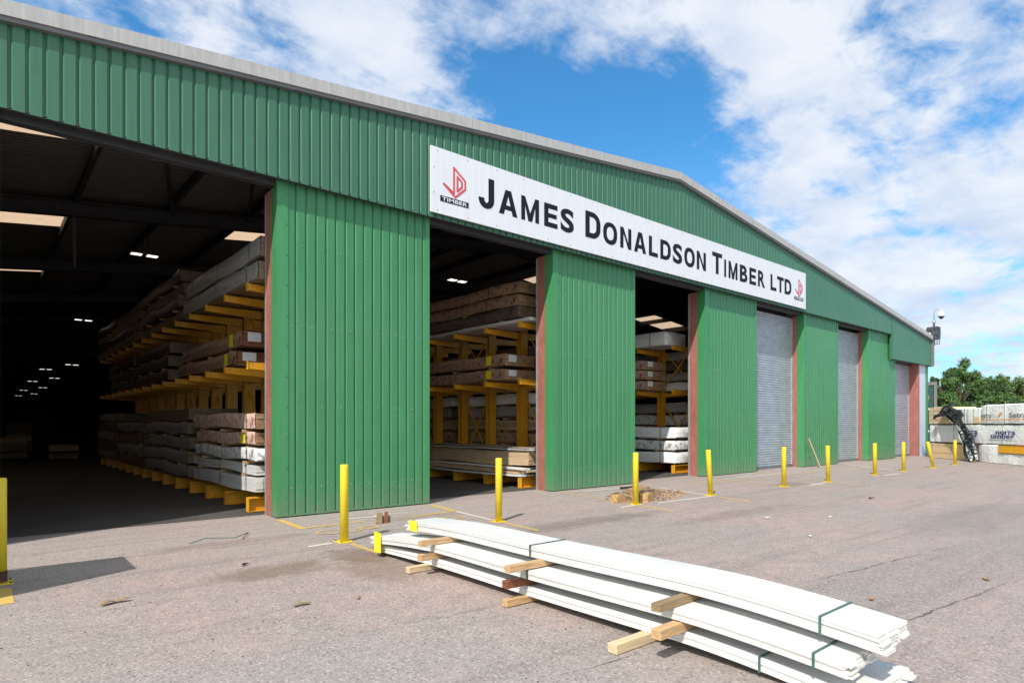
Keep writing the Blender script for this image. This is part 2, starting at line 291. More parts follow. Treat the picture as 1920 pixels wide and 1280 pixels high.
# tarmac
def tarmac():
    m, t, b = new_mat('worn_tarmac')
    tcn = nn(t, 'ShaderNodeTexCoord'); P = tcn.outputs['Object']
    def no(scale, det=5, rough=.6, src=P, dist=0):
        n = nn(t, 'ShaderNodeTexNoise'); n.inputs['Scale'].default_value = scale; n.inputs['Detail'].default_value = det; n.inputs['Roughness'].default_value = rough; n.inputs['Distortion'].default_value = dist
        t.links.new(src, n.inputs[0]); return n.outputs[0]
    def mrng(v, a, b_, c=0, d=1):
        r = nn(t, 'ShaderNodeMapRange'); t.links.new(v, r.inputs[0]); r.inputs[1].default_value = a; r.inputs[2].default_value = b_; r.inputs[3].default_value = c; r.inputs[4].default_value = d; return r.outputs[0]
    def mixc(f, a, c, mode='MIX'):
        x = nn(t, 'ShaderNodeMix', data_type='RGBA', blend_type=mode)
        if isinstance(f, float): x.inputs[0].default_value = f
        else: t.links.new(f, x.inputs[0])
        for i, v in ((6, a), (7, c)):
            if isinstance(v, tuple): x.inputs[i].default_value = c4(v)
            else: t.links.new(v, x.inputs[i])
        return x.outputs[2]
    def mt(op, a, c=None, clamp=False):
        x = nn(t, 'ShaderNodeMath', operation=op); x.use_clamp = clamp
        for i, v in enumerate((a, c)):
            if v is None: continue
            if isinstance(v, (int, float)): x.inputs[i].default_value = v
            else: t.links.new(v, x.inputs[i])
        return x.outputs[0]
    big = no(.28, 4, .55); mid = no(1.3, 6, .65)
    col = mixc(mrng(mt('ADD', mt('MULTIPLY', big, .6), mt('MULTIPLY', mid, .4)), .43, .56), (0.425, 0.305, 0.285), (0.335, 0.290, 0.270))
    col = mixc(mrng(no(3.5, 6, .7), .35, .7), col, (0.290, 0.245, 0.225))
    sp = nn(t, 'ShaderNodeSeparateXYZ'); t.links.new(P, sp.inputs[0]); X, Y = sp.outputs[0], sp.outputs[1]
    # lanes of a greyer relaid strip
    v = mt('ADD', mt('ADD', Y, mt('MULTIPLY', X, .11)), mt('MULTIPLY', mt('SUBTRACT', no(2.2, 5), .5), .12))
    inl = mt('MULTIPLY', mrng(v, 2.30, 2.62), mrng(v, 3.75, 3.40))
    inl = mt('MULTIPLY', inl, mrng(X, 3.5, 5.5))
    col = mixc(mt('MULTIPLY', inl, .6), col, (0.245, 0.228, 0.215))
    lft = mt('MULTIPLY', mrng(v, 4.9, 4.5), mrng(X, 4.5, 2.0))
    col = mixc(mt('MULTIPLY', lft, .3), col, (0.31, 0.305, 0.295))
    # pale, dusty band by the doors
    dst = mt('MULTIPLY', mrng(mt('ADD', Y, mt('MULTIPLY', no(.8, 4), 1.5)), 8.2, 10.2), .55)
    col = mixc(dst, col, (0.40, 0.335, 0.305))
    # faint tyre streaks
    mpx = nn(t, 'ShaderNodeMapping'); mpx.inputs['Scale'].default_value = (.16, 2.6, 1); mpx.inputs['Rotation'].default_value = (0, 0, R(-12)); t.links.new(P, mpx.inputs[0])
    col = mixc(mt('MULTIPLY', mrng(no(1.6, 6, .6, mpx.outputs[0], .6), .52, .66), .42), col, (0.20, 0.165, 0.15))
    # aggregate
    vo = nn(t, 'ShaderNodeTexVoronoi'); vo.inputs['Scale'].default_value = 75; t.links.new(P, vo.inputs[0])
    sv = nn(t, 'ShaderNodeSeparateColor'); t.links.new(vo.outputs['Color'], sv.inputs[0])
    col = mixc(mrng(sv.outputs[0], .0, 1, .0, .24), col, (0.21, 0.18, 0.165))
    col = mixc(mt('MULTIPLY', mrng(sv.outputs[1], .80, .88), .42), col, (0.055, 0.05, 0.05))
    col = mixc(mt('MULTIPLY', mrng(sv.outputs[2], .86, .94), .45), col, (0.56, 0.50, 0.46))
    vo2 = nn(t, 'ShaderNodeTexVoronoi'); vo2.inputs['Scale'].default_value = 24; t.links.new(P, vo2.inputs[0])
    sv2 = nn(t, 'ShaderNodeSeparateColor'); t.links.new(vo2.outputs['Color'], sv2.inputs[0])
    pit = mt('MULTIPLY', mt('MULTIPLY', mrng(sv2.outputs[0], .84, .88), mrng(vo2.outputs['Distance'], .34, .2)), mrng(no(1.1, 4), .45, .6, .0, .4))
    col = mixc(pit, col, (0.05, 0.045, 0.045))
    # seams and cracks
    nz = no(9, 4)
    def crack(c, w, msk, src=v, st=.9):
        d = mt('ABSOLUTE', mt('SUBTRACT', mt('ADD', src, mt('MULTIPLY', mt('SUBTRACT', nz, .5), .05)), c))
        return mt('MULTIPLY', mt('MULTIPLY', mrng(d, w, w * .35), msk), st)
    ms_ = mrng(no(1.7, 5), .4, .56)
    for c, w, mk in ((2.42, .016, mt('MULTIPLY', mt('MULTIPLY', mrng(X, 4.9, 5.4), mrng(X, 8.6, 7.0)), mrng(no(4, 5), .38, .5))), (3.57, .014, mt('MULTIPLY', mt('MULTIPLY', mrng(X, 6.2, 7.0), mrng(X, 10.5, 8.6)), mrng(no(3.7, 5), .38, .5))), (4.68, .05, mt('MULTIPLY', mt('MULTIPLY', mrng(X, 5, 3.8), mrng(X, 1.8, 3.0, 0, .35)), mrng(no(2.3, 6), .47, .6))), (3.14, .012, mt('MULTIPLY', mrng(X, 3.6, 3.3), ms_)), (-1.2, .02, ms_), (8.9, .012, ms_)):
        col = mixc(crack(c, w, mk), col, (0.055, 0.05, 0.045))
    # oil and mud stains
    def blot(cx, cy, rx, ry, c, a):
        nonlocal col
        dx = mt('DIVIDE', mt('SUBTRACT', X, cx), rx); dy = mt('DIVIDE', mt('SUBTRACT', Y, cy), ry)
        d = mt('ADD', mt('MULTIPLY', dx, dx), mt('MULTIPLY', dy, dy))
        d = mt('ADD', d, mt('MULTIPLY', mt('SUBTRACT', no(3, 6, .7), .5), 3.2))
        col = mixc(mrng(d, 1.1, .2, 0, a), col, c)
    blot(2.5, 6.9, .75, .4, (0.15, 0.105, 0.07), .6)
    blot(3.6, 7.0, .5, .55, (0.12, 0.08, 0.05), .55)
    blot(7.6, 7.0, 2.2, .35, (0.14, 0.11, 0.10), .5)
    blot(10.5, 5.9, 2.4, .3, (0.16, 0.125, 0.115), .4)
    blot(2.6, 8.9, 1.3, .25, (0.15, 0.11, 0.10), .35)
    blot(16.5, 7.9, .8, .4, (0.16, 0.12, 0.08), .5)
    blot(13.0, 3.0, 3.0, .8, (0.19, 0.17, 0.165), .5)
    blot(3.4, 6.2, .45, .8, (0.16, 0.11, 0.07), .45)
    blot(1.2, 2.6, 1.1, .5, (0.15, 0.14, 0.135), .45)
    blot(5.9, 9.3, .9, .3, (0.17, 0.12, 0.08), .3)
    t.links.new(col, b.inputs['Base Color']); b.inputs['Roughness'].default_value = .88; b.inputs['Specular IOR Level'].default_value = .3
    bp = nn(t, 'ShaderNodeBump'); bp.inputs['Strength'].default_value = .55; bp.inputs['Distance'].default_value = .006
    t.links.new(mt('ADD', sv.outputs[0], mt('MULTIPLY', mid, 3)), bp.inputs['Height']); t.links.new(bp.outputs[0], b.inputs['Normal'])
    return m
M['tarmac'] = tarmac()
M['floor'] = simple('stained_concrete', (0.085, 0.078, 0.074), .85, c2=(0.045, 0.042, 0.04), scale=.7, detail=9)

def paint(name, c, keep):
    m, t, b = new_mat(name); out = [n for n in t.nodes if n.type == 'OUTPUT_MATERIAL'][0]
    tcn = nn(t, 'ShaderNodeTexCoord')
    n = nn(t, 'ShaderNodeTexNoise'); n.inputs['Scale'].default_value = 16; n.inputs['Detail'].default_value = 7; n.inputs['Roughness'].default_value = .75; t.links.new(tcn.outputs['Object'], n.inputs[0])
    r = nn(t, 'ShaderNodeMapRange'); r.inputs[1].default_value = .66 - keep * .35; r.inputs[2].default_value = .54 - keep * .35; r.inputs[4].default_value = .85; t.links.new(n.outputs[0], r.inputs[0])
    r.inputs[3].default_value = 0.0
    inv = nn(t, 'ShaderNodeMath', operation='SUBTRACT'); inv.inputs[0].default_value = .92; t.links.new(r.outputs[0], inv.inputs[1])
    tp = nn(t, 'ShaderNodeBsdfTransparent'); ms = nn(t, 'ShaderNodeMixShader')
    t.links.new(inv.outputs[0], ms.inputs[0]); t.links.new(tp.outputs[0], ms.inputs[1]); t.links.new(b.outputs[0], ms.inputs[2]); t.links.new(ms.outputs[0], out.inputs[0])
    b.inputs['Base Color'].default_value = c4(c); b.inputs['Roughness'].default_value = .8
    return m
M['mk_y'] = paint('worn_yellow_paint', (0.62, 0.41, 0.10), .85)
M['mk_y2'] = paint('faded_yellow_paint', (0.52, 0.37, 0.15), .60)
M['mk_w'] = paint('worn_white_paint', (0.68, 0.62, 0.55), .78)
def leafmat(name, a, b_):
    m, t, b = new_mat(name); out = [n for n in t.nodes if n.type == 'OUTPUT_MATERIAL'][0]
    oi = nn(t, 'ShaderNodeTexCoord'); n = nn(t, 'ShaderNodeTexNoise'); n.inputs['Scale'].default_value = .8; n.inputs['Detail'].default_value = 5; t.links.new(oi.outputs['Object'], n.inputs[0])
    r = nn(t, 'ShaderNodeMapRange'); r.inputs[1].default_value = .35; r.inputs[2].default_value = .65; t.links.new(n.outputs[0], r.inputs[0])
    mx = nn(t, 'ShaderNodeMix', data_type='RGBA'); t.links.new(r.outputs[0], mx.inputs[0]); mx.inputs[6].default_value = c4(a); mx.inputs[7].default_value = c4(b_)
    t.links.new(mx.outputs[2], b.inputs['Base Color']); b.inputs['Roughness'].default_value = .55
    tr = nn(t, 'ShaderNodeBsdfTranslucent'); t.links.new(mx.outputs[2], tr.inputs[0])
    ms = nn(t, 'ShaderNodeMixShader'); ms.inputs[0].default_value = .3; t.links.new(b.outputs[0], ms.inputs[1]); t.links.new(tr.outputs[0], ms.inputs[2]); t.links.new(ms.outputs[0], out.inputs[0])
    return m
M['leaf_dk'] = leafmat('dark_leaves', (0.045, 0.10, 0.028), (0.13, 0.23, 0.055))
M['leaf_lt'] = leafmat('olive_leaves', (0.085, 0.14, 0.03), (0.19, 0.27, 0.055))

# ------------------------------------------------------------------ mesh helpers
class MB:
    def __init__(s): s.v = []; s.f = []; s.mi = []; s.mats = []
    def m(s, mat):
        if mat not in s.mats: s.mats.append(mat)
        return s.mats.index(mat)
    def add(s, vs, fs, mat=None):
        o = len(s.v); s.v += [tuple(p) for p in vs]; s.f += [tuple(o + i for i in f) for f in fs]
        k = s.m(mat) if mat else 0; s.mi += [k] * len(fs)
    def box(s, x0, x1, y0, y1, z0, z1, mat=None, T=None):
        vs = [(x0, y0, z0), (x1, y0, z0), (x1, y1, z0), (x0, y1, z0), (x0, y0, z1), (x1, y0, z1), (x1, y1, z1), (x0, y1, z1)]
        if T: vs = [T @ Vector(p) for p in vs]
        s.add(vs, [(0, 3, 2, 1), (4, 5, 6, 7), (0, 1, 5, 4), (1, 2, 6, 5), (2, 3, 7, 6), (3, 0, 4, 7)], mat)
    def bar(s, a, b, w, h, mat=None, up=Vector((0, 0, 1))):
        a = Vector(a); b = Vector(b); d = (b - a).normalized()
        if abs(d.dot(up)) > .98: up = Vector((0, 1, 0))
        x = d.cross(up).normalized(); z = x.cross(d)
        vs = []
        for p in (a, b):
            for sx, sz in ((-1, -1), (1, -1), (1, 1), (-1, 1)): vs.append(p + x * sx * w / 2 + z * sz * h / 2)
        s.add(vs, [(0, 1, 2, 3), (7, 6, 5, 4), (0, 4, 5, 1), (1, 5, 6, 2), (2, 6, 7, 3), (3, 7, 4, 0)], mat)
    def tube(s, pts, rad, n=12, mat=None, caps=True):
        pts = [Vector(p) for p in pts]; rings = []
        rad = rad if isinstance(rad, (list, tuple)) else [rad] * len(pts)
        prev = None
        vs = []
        for i, p in enumerate(pts):
            d = (pts[min(i + 1, len(pts) - 1)] - pts[max(i - 1, 0)])
            d = d.normalized() if d.length > 1e-6 else Vector((0, 0, 1))
            if prev is None:
                u = d.orthogonal().normalized()
            else:
                u = (prev - d * prev.dot(d)).normalized()
            prev = u; w = d.cross(u)
            for k in range(n):
                a = 2 * math.pi * k / n; vs.append(p + (u * math.cos(a) + w * math.sin(a)) * rad[i])
        fs = []
        for i in range(len(pts) - 1):
            for k in range(n): fs.append((i * n + k, i * n + (k + 1) % n, (i + 1) * n + (k + 1) % n, (i + 1) * n + k))
        if caps: fs.append(tuple(range(n - 1, -1, -1))); fs.append(tuple((len(pts) - 1) * n + k for k in range(n)))
        s.add(vs, fs, mat)
    def build(s, name, mat=None, parent=None, smooth=False, bevel=0, loc=None):
        me = bpy.data.meshes.new(name); me.from_pydata(s.v, [], s.f)
        if s.mats:
            for q in s.mats: me.materials.append(M[q] if isinstance(q, str) else q)
            me.polygons.foreach_set('material_index', s.mi)
        elif mat: me.materials.append(M[mat] if isinstance(mat, str) else mat)
        me.update()
        bm = bmesh.new(); bm.from_mesh(me); bmesh.ops.recalc_face_normals(bm, faces=bm.faces) if len(bm.faces) < 60000 else None; bm.to_mesh(me); bm.free()
        o = bpy.data.objects.new(name, me); COL.objects.link(o)
        if parent: o.parent = parent
        if loc: o.location = loc
        if smooth:
            for p in me.polygons: p.use_smooth = True
        if bevel:
            bv = o.modifiers.new('bevel', 'BEVEL'); bv.width = bevel; bv.segments = 2; bv.limit_method = 'ANGLE'; bv.angle_limit = R(40)
        return o
def tag(o, label, cat, group=None):
    o['label'] = label; o['category'] = cat
    if group: o['group'] = group
    return o
def struct(o, kind='structure'):
    o['kind'] = kind; return o
def thing(name, label, cat, loc=(0, 0, 0), rz=0, group=None):
    o = bpy.data.objects.new(name, None); COL.objects.link(o); o.location = loc; o.rotation_euler = (0, 0, rz); o.empty_display_size = .2
    return tag(o, label, cat, group)
def link_copy(o, parent, loc=None):
    c = o.copy(); COL.objects.link(c); c.parent = parent
    if loc is not None: c.location = loc
    return c
_gl = {}
def glyphs(txt, offset=0.0, spacing=1.0, res=6):
    """2-D mesh of a text, as (verts2d, faces) with its bounding box at 0..w, 0..h"""
    key = (txt, offset, spacing)
    if key in _gl: return _gl[key]
    cu = bpy.data.curves.new('lettering', 'FONT'); cu.body = txt; cu.size = 1; cu.offset = offset; cu.space_character = spacing; cu.resolution_u = res
    o = bpy.data.objects.new('lettering', cu); COL.objects.link(o)
    bpy.context.view_layer.update()
    me = bpy.data.meshes.new_from_object(o.evaluated_get(bpy.context.evaluated_depsgraph_get()))
    vs = [(v.co.x, v.co.y) for v in me.vertices]; fs = [tuple(p.vertices) for p in me.polygons]
    bpy.data.objects.remove(o); bpy.data.curves.remove(cu); bpy.data.meshes.remove(me)
    x0 = min(v[0] for v in vs); x1 = max(v[0] for v in vs); y0 = min(v[1] for v in vs); y1 = max(v[1] for v in vs)
    _gl[key] = ([((v[0] - x0) / (x1 - x0), (v[1] - y0) / (y1 - y0)) for v in vs], fs)
    return _gl[key]
def solid_glyph(ch, w, h, tx, tz):
    """condensed grotesque capital in a w x h box: list of polygons"""
    P = []
    def bx(a, b, c, d): P.append([(a, c), (b, c), (b, d), (a, d)])
    def strip(o, i, closed=False):
        n = len(o)
        for k in range(n if closed else n - 1):
            k2 = (k + 1) % n; P.append([o[k], o[k2], i[k2], i[k]])
    def arc(cx, cz, rx, rz, a0, a1, n=14): return [(cx + rx * math.cos(R(a0 + (a1 - a0) * k / n)), cz + rz * math.sin(R(a0 + (a1 - a0) * k / n))) for k in range(n + 1)]
    if ch == 'I': bx(0, w, 0, h)
    elif ch == 'L': bx(0, tx, 0, h); bx(tx, w, 0, tz)
    elif ch == 'T': bx(0, w, h - tz, h); bx(w / 2 - tx / 2, w / 2 + tx / 2, 0, h - tz)
    elif ch == 'E': bx(0, tx, 0, h); bx(tx, w, 0, tz); bx(tx, w * .94, h / 2 - tz * .45, h / 2 + tz * .45); bx(tx, w, h - tz, h)
    elif ch == 'N': bx(0, tx * .95, 0, h); bx(w - tx * .95, w, 0, h); P.append([(tx * .95, h), (tx * .95, h * .70), (w - tx * .95, 0), (w - tx * .95, h * .30)])
    elif ch == 'M':
        a = tx * .86; m = w / 2; bx(0, a, 0, h); bx(w - a, w, 0, h)
        P.append([(a, h), (a, h * .62), (m - a * .5, 0), (m, 0), (m, h * .34)]); P.append([(w - a, h), (m, h * .34), (m, 0), (m + a * .5, 0), (w - a, h * .62)])
    elif ch == 'A':
        m = w / 2; q = tx * .60; t = tx * 1.02
        P.append([(0, 0), (t, 0), (m, h * .76), (m, h), (m - q, h)]); P.append([(w, 0), (m + q, h), (m, h), (m, h * .76), (w - t, 0)])
        z0, z1 = h * .20, h * .20 + tz * .9; f0 = (t + (m - t) * z0 / (h * .76)); f1 = (t + (m - t) * z1 / (h * .76))
        P.append([(f0, z0), (w - f0, z0), (w - f1, z1), (f1, z1)])
    elif ch == 'O':
        n = 32; o = []; i = []
        for k in range(n):
            a = 2 * math.pi * k / n; e = .86; c, s_ = math.cos(a), math.sin(a); c2 = math.copysign(abs(c) ** e, c); s2 = math.copysign(abs(s_) ** e, s_)
            o.append((w / 2 + w / 2 * c2, h / 2 + h / 2 * s2)); i.append((w / 2 + (w / 2 - tx) * c2, h / 2 + (h / 2 - tz) * s2))
        strip(o, i, True)
    elif ch == 'D':
        bx(0, tx, 0, h); rx = w * .55
        o = [(tx, h)] + arc(w - rx, h - h * .40, rx, h * .40, 90, 0) + arc(w - rx, h * .40, rx, h * .40, 0, -90) + [(tx, 0)]
        i = [(tx, h - tz)] + arc(w - rx, h - h * .40, rx - tx, h * .40 - tz, 90, 0) + arc(w - rx, h * .40, rx - tx, h * .40 - tz, 0, -90) + [(tx, tz)]
        strip(o, i)
    elif ch == 'J':
        r_ = w / 2; rz = h * .30; bx(w - tx, w, rz, h)
        strip(arc(r_, rz, r_, rz, 0, -180), arc(r_, rz, r_ - tx, rz - tz, 0, -180)); bx(0, tx, rz, rz + h * .035)
    else: return None
    return P
def put_text(mb, txt, x0, x1, z0, z1, y, mat=None, offset=0.0, spacing=1.0):
    if txt == 'M' and offset > .012: offset = .008
    vs, fs = glyphs(txt, offset, spacing)
    mb.add([(x0 + a * (x1 - x0), y, z0 + b * (z1 - z0)) for a, b in vs], fs, mat)
def poly_stroke(mb, pts, w, y, closed=True, mat=None):
    n = len(pts)
    rng = range(n if closed else n - 1)
    for i in rng:
        a = Vector(pts[i]); b = Vector(pts[(i + 1) % n]); d = (b - a).normalized(); q = Vector((-d.y, d.x)) * w / 2; e = d * w * .35
        ps = [a - e - q, b + e - q, b + e + q, a - e + q]
        mb.add([(p.x, y - .0004 * i, p.y) for p in ps], [(0, 1, 2, 3)], mat)

# ================================================================== SETTING
g = MB(); g.add([(-900, -900, 0), (1500, -900, 0), (1500, 1500, 0), (-900, 1500, 0)], [(0, 1, 2, 3)]); struct(g.build('ground', 'tarmac'))
g = MB(); g.add([(-6.9, 11.3, .004), (37.3, 11.3, .004), (37.3, 99, .004), (-6.9, 99, .004)], [(0, 1, 2, 3)]); struct(g.build('floor', 'floor'))

# painted markings, worn
def mark(pts, w, mat, z=.004):
    mb = MB()
    for i in range(len(pts) - 1):
        a = Vector((*pts[i], 0)); b = Vector((*pts[i + 1], 0)); d = (b - a).normalized(); q = Vector((-d.y, d.x, 0)) * w / 2
        mb.add([(p.x, p.y, z + .0003 * i) for p in (a - q, b - q, b + q, a + q)], [(0, 1, 2, 3)])
    struct(mb.build('painted_marking', mat))
def ring(cx, cy, rx, ry, a0, a1, w, mat, z=.0048):
    mark([(cx + rx * math.cos(a), cy + ry * math.sin(a)) for a in [R(a0 + (a1 - a0) * k / 16) for k in range(17)]], w, mat, z)
mark([(3.83, 10.5), (3.79, 9.34)], .11, 'mk_y'); mark([(3.86, 9.40), (4.85, 9.42)], .08, 'mk_y', .0052)
mark([(6.84, 10.5), (6.70, 9.5)], .10, 'mk_y'); mark([(5.70, 9.36), (6.66, 9.44)], .08, 'mk_y', .0052); mark([(6.68, 9.42), (6.54, 8.15)], .06, 'mk_w')
mark([(3.28, 7.95), (3.62, 7.97)], .07, 'mk_w'); mark([(3.80, 7.78), (3.79, 6.95)], .09, 'mk_y2'); mark([(6.5, 7.8), (6.42, 6.9)], .09, 'mk_y2')
ring(3.98, 8.80, .20, .17, 0, 350, .05, 'mk_y2'); ring(4.62, 8.82, .13, .13, 0, 350, .045, 'mk_y'); ring(4.30, 8.72, .12, .12, 150, 400, .05, 'mk_y2'); ring(6.18, 8.78, .18, .15, 0, 350, .05, 'mk_y2'); mark([(5.6, 8.86), (6.0, 8.7)], .06, 'mk_y2')
mark([(4.6, 9.9), (5.2, 9.75), (5.5, 10.05)], .07, 'mk_w', .0056); mark([(5.3, 10.1), (5.9, 9.8)], .05, 'mk_w', .0062)
mark([(10.42, 10.4), (9.97, 8.05)], .07, 'mk_y2'); mark([(9.40, 7.79), (9.88, 7.83)], .07, 'mk_w'); mark([(10.5, 7.74), (12.42, 7.70)], .07, 'mk_w')
mark([(12.5, 7.8), (13.1, 9.6)], .06, 'mk_w'); mark([(13.1, 9.6), (13.5, 10.55)], .07, 'mk_y2'); mark([(12.42, 7.5), (12.1, 6.6)], .07, 'mk_y'); mark([(9.9, 7.62), (9.72, 6.8)], .07, 'mk_y')
mark([(10.9, 10.2), (12.4, 10.1)], .07, 'mk_w', .0056)
mark([(16.6, 7.40), (17.5, 7.42)], .08, 'mk_w'); mark([(17.8, 7.25), (17.4, 6.5)], .06, 'mk_y'); mark([(21.6, 7.33), (22.7, 7.28)], .09, 'mk_w')
mark([(15.8, 7.9), (16.6, 10.5)], .08, 'mk_y2'); mark([(14.2, 9.7), (17.5, 9.1)], .08, 'mk_y2', .0056); mark([(18.2, 7.8), (19.6, 10.5)], .08, 'mk_y2'); mark([(19.0, 9.4), (21.5, 9.3)], .09, 'mk_y2', .0062)
mark([(17.2, 9.9), (20, 9.8)], .08, 'mk_w', .0068); mark([(22.0, 9.2), (26.5, 9.1)], .09, 'mk_y2'); mark([(24.2, 7.9), (26.5, 10.4)], .08, 'mk_w', .0056); mark([(24.5, 7.5), (27.2, 7.5)], .08, 'mk_y2', .0056)
mark([(.17, 7.85), (.17, 7.15)], .16, 'mk_y')

# ================================================================== WAREHOUSE
YF, YP, YD = 10.50, 10.67, 11.12        # fascia, lower panels, doors
XR, XW, XE = 15.2, -7.2, 37.5
def roof_z(x): return 8.52 - .1175 * abs(x - XR) if x > XR else 8.52 - .1115 * (XR - x)
wh = thing('warehouse', 'long green corrugated steel warehouse with low pitched roof and six tall door bays', 'warehouse', (0, 0, 0))
def ribs(mb, x0, x1, y, zb, zt, pitch=.1845, d=.033, mat=None):
    xs = []; x = x0
    while x < x1 - 1e-6:
        for dx, dy in ((0, 0), (.113, 0), (.118, d), (.141, d), (.169, 0)):
            if x + dx < x1: xs.append((x + dx, y + dy))
        x += pitch
    xs.append((x1, y))
    for (a, ya), (b, yb) in zip(xs, xs[1:]):
        mb.add([(a, ya, zb(a) if callable(zb) else zb), (b, yb, zb(b) if callable(zb) else zb), (b, yb, zt(b) if callable(zt) else zt), (a, ya, zt(a) if callable(zt) else zt)], [(0, 1, 2, 3)], mat)
f = MB(); ribs(f, XW, 31.86, YF, 5.72, lambda x: roof_z(x) - .02); f.build('fascia_cladding', 'fascia', wh)
f = MB(); ribs(f, 31.89, XE - .06, YF - .004, 4.60, lambda x: roof_z(x) - .02); f.box(31.86, 31.89, YF - .04, YF + .1, 4.58, 5.74); f.build('fascia_cladding', 'fascia', wh)
f = MB(); f.box(XE - .06, XE + .04, YF - .045, YF + .28, 4.57, roof_z(XE) - .02); f.build('corner_trim', 'dkgrey', wh)
f = MB()   # soffit closing the fascia's underside and a drip trim
f.box(XW, 31.86, YF + .004, YP - .045, 5.735, 5.76); f.box(31.9, XE - .07, YF + .004, YP + .3, 4.615, 4.64); f.build('soffit', 'steel_dk', wh)
f = MB(); f.box(XW, 31.8, YP + .06, YP + .22, 5.66, 5.80); f.box(31.9, XE - .1, YP + .32, YP + .5, 4.55, 4.9)
f.box(XW, 31.8, YF + .05, YF + .1, 5.78, 6.2)
f.build('door_header_beam', 'steel_dk', wh)
f = MB()   # backing behind the gable, added to stop light leaks
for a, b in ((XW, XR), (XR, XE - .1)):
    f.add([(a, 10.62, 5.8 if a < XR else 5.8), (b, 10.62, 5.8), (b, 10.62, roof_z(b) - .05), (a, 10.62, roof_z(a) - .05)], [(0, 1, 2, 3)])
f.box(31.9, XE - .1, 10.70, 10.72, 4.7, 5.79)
f.build('gable_light_backing', 'wall_in', wh)
# barge flashing following the roof slope
def slope_strip(mb, y0, y1, dz0, dz1, xa, xb):
    mb.add([(xa, y0, roof_z(xa) + dz0), (xb, y0, roof_z(xb) + dz0), (xb, y0, roof_z(xb) + dz1), (xa, y0, roof_z(xa) + dz1),
            (xa, y1, roof_z(xa) + dz0), (xb, y1, roof_z(xb) + dz0), (xb, y1, roof_z(xb) + dz1), (xa, y1, roof_z(xa) + dz1)],
           [(0, 1, 2, 3), (7, 6, 5, 4), (3, 2, 6, 7), (0, 4, 5, 1), (0, 3, 7, 4), (1, 5, 6, 2)])
f = MB()
segs = [XW + (XR - XW) * k / 8 for k in range(9)] + [XR + (XE + .05 - XR) * k / 8 for k in range(1, 9)]
for k, (a, b) in enumerate(zip(segs, segs[1:])):
    o_ = .003 * (k % 2); slope_strip(f, YF - .10 - o_, YF + .6, .03, .235 + o_, a - (.03 if k % 2 else 0), b)
f.build('barge_flashing', 'barge', wh)
f = MB(); slope_strip(f, YF - .075, YF + .02, -.03, .026, XW, XR); slope_strip(f, YF - .075, YF + .02, -.03, .026, XR, XE); f.build('edge_trim', 'dkgrey', wh)
# lower cladding piers
piers = [(XW, .22, 'n'), (3.86, 6.92, 'a'), (10.38, 13.46, 'b'), (16.82, 19.92, 'c'), (23.41, 26.43, 'd'), (29.57, 32.78, 'e')]
for x0, x1, k in piers:
    f = MB(); ribs(f, x0 + .19, x1 - .10, YP, .055, 5.77); f.build('pier_cladding', 'green', wh)
    f = MB()
    f.box(x0, x0 + .19, YP - .012, YP + .02, .02, 5.77); f.box(x0, x0 + .02, YP + .02, YP + .26, .02, 5.77)
    f.box(x1 - .10, x1, YP - .012, YP + .02, .02, 5.77); f.box(x1 - .02, x1, YP + .02, YP + .26, .02, 5.77)
    f.box(x0 + .19, x1 - .10, YP - .008, YP + .02, .02, .055)
    for i in range(11):
        z = .35 + i * .52
        for xx in (x0 + .165,): f.tube([(xx, YP - .012, z), (xx, YP - .022, z)], .014, 6)
    f.build('corner_flashing', 'flash', wh)
    f = MB(); k_ = 0; xx = x0 + .19 + .058
    while xx < x1 - .12:
        for z in ((.5, 1.9, 3.3, 4.7) if k_ % 2 else (.5, 3.3)): f.tube([(xx, YP, z), (xx, YP - .008, z)], .009, 6)
        xx += .1845; k_ += 1
    struct(f.build('fixing_screws', 'galv', wh), 'stuff')
    f = MB(); f.box(x0 + .06, x1 - .06, YP + .06, YP + .1, 0, 5.66); f.build('pier_light_backing', 'wall_in', wh)  # backing added behind the pier to stop light leaks
    f = MB(); f.box(x0 + .004, x0 + .2, YP + .262, YP + .52, .0, 5.66); f.box(x0 - .006, x0 + .004, YP + .27, YP + .30, 0, 5.5); f.box(x1 - .2, x1 - .004, YP + .262, YP + .52, 0, 5.66)
    for i in range(7): f.tube([(x0 + .004, YP + .4, .5 + i * .75), (x0 - .008, YP + .4, .5 + i * .75)], .014, 6)
    f.build('door_jamb', 'red', wh)
    f = MB(); f.box(x0, x0 + .1, YP + .522, YP + .58, 0, 5.64); f.build('guide_rail', 'galv', wh)
# the last bay
f = MB(); f.box(36.04, 36.2, YP, YP + .5, 0, 4.615); f.build('door_jamb', 'red', wh)
f = MB(); f.box(36.2, 37.1, YP - .002, YP + .06, 0, 4.615); f.build('side_panel', 'pale', wh)
f = MB(); f.box(37.1, 37.46, YP - .02, YP + .2, 0, 4.615); f.build('corner_post', 'flash', wh)
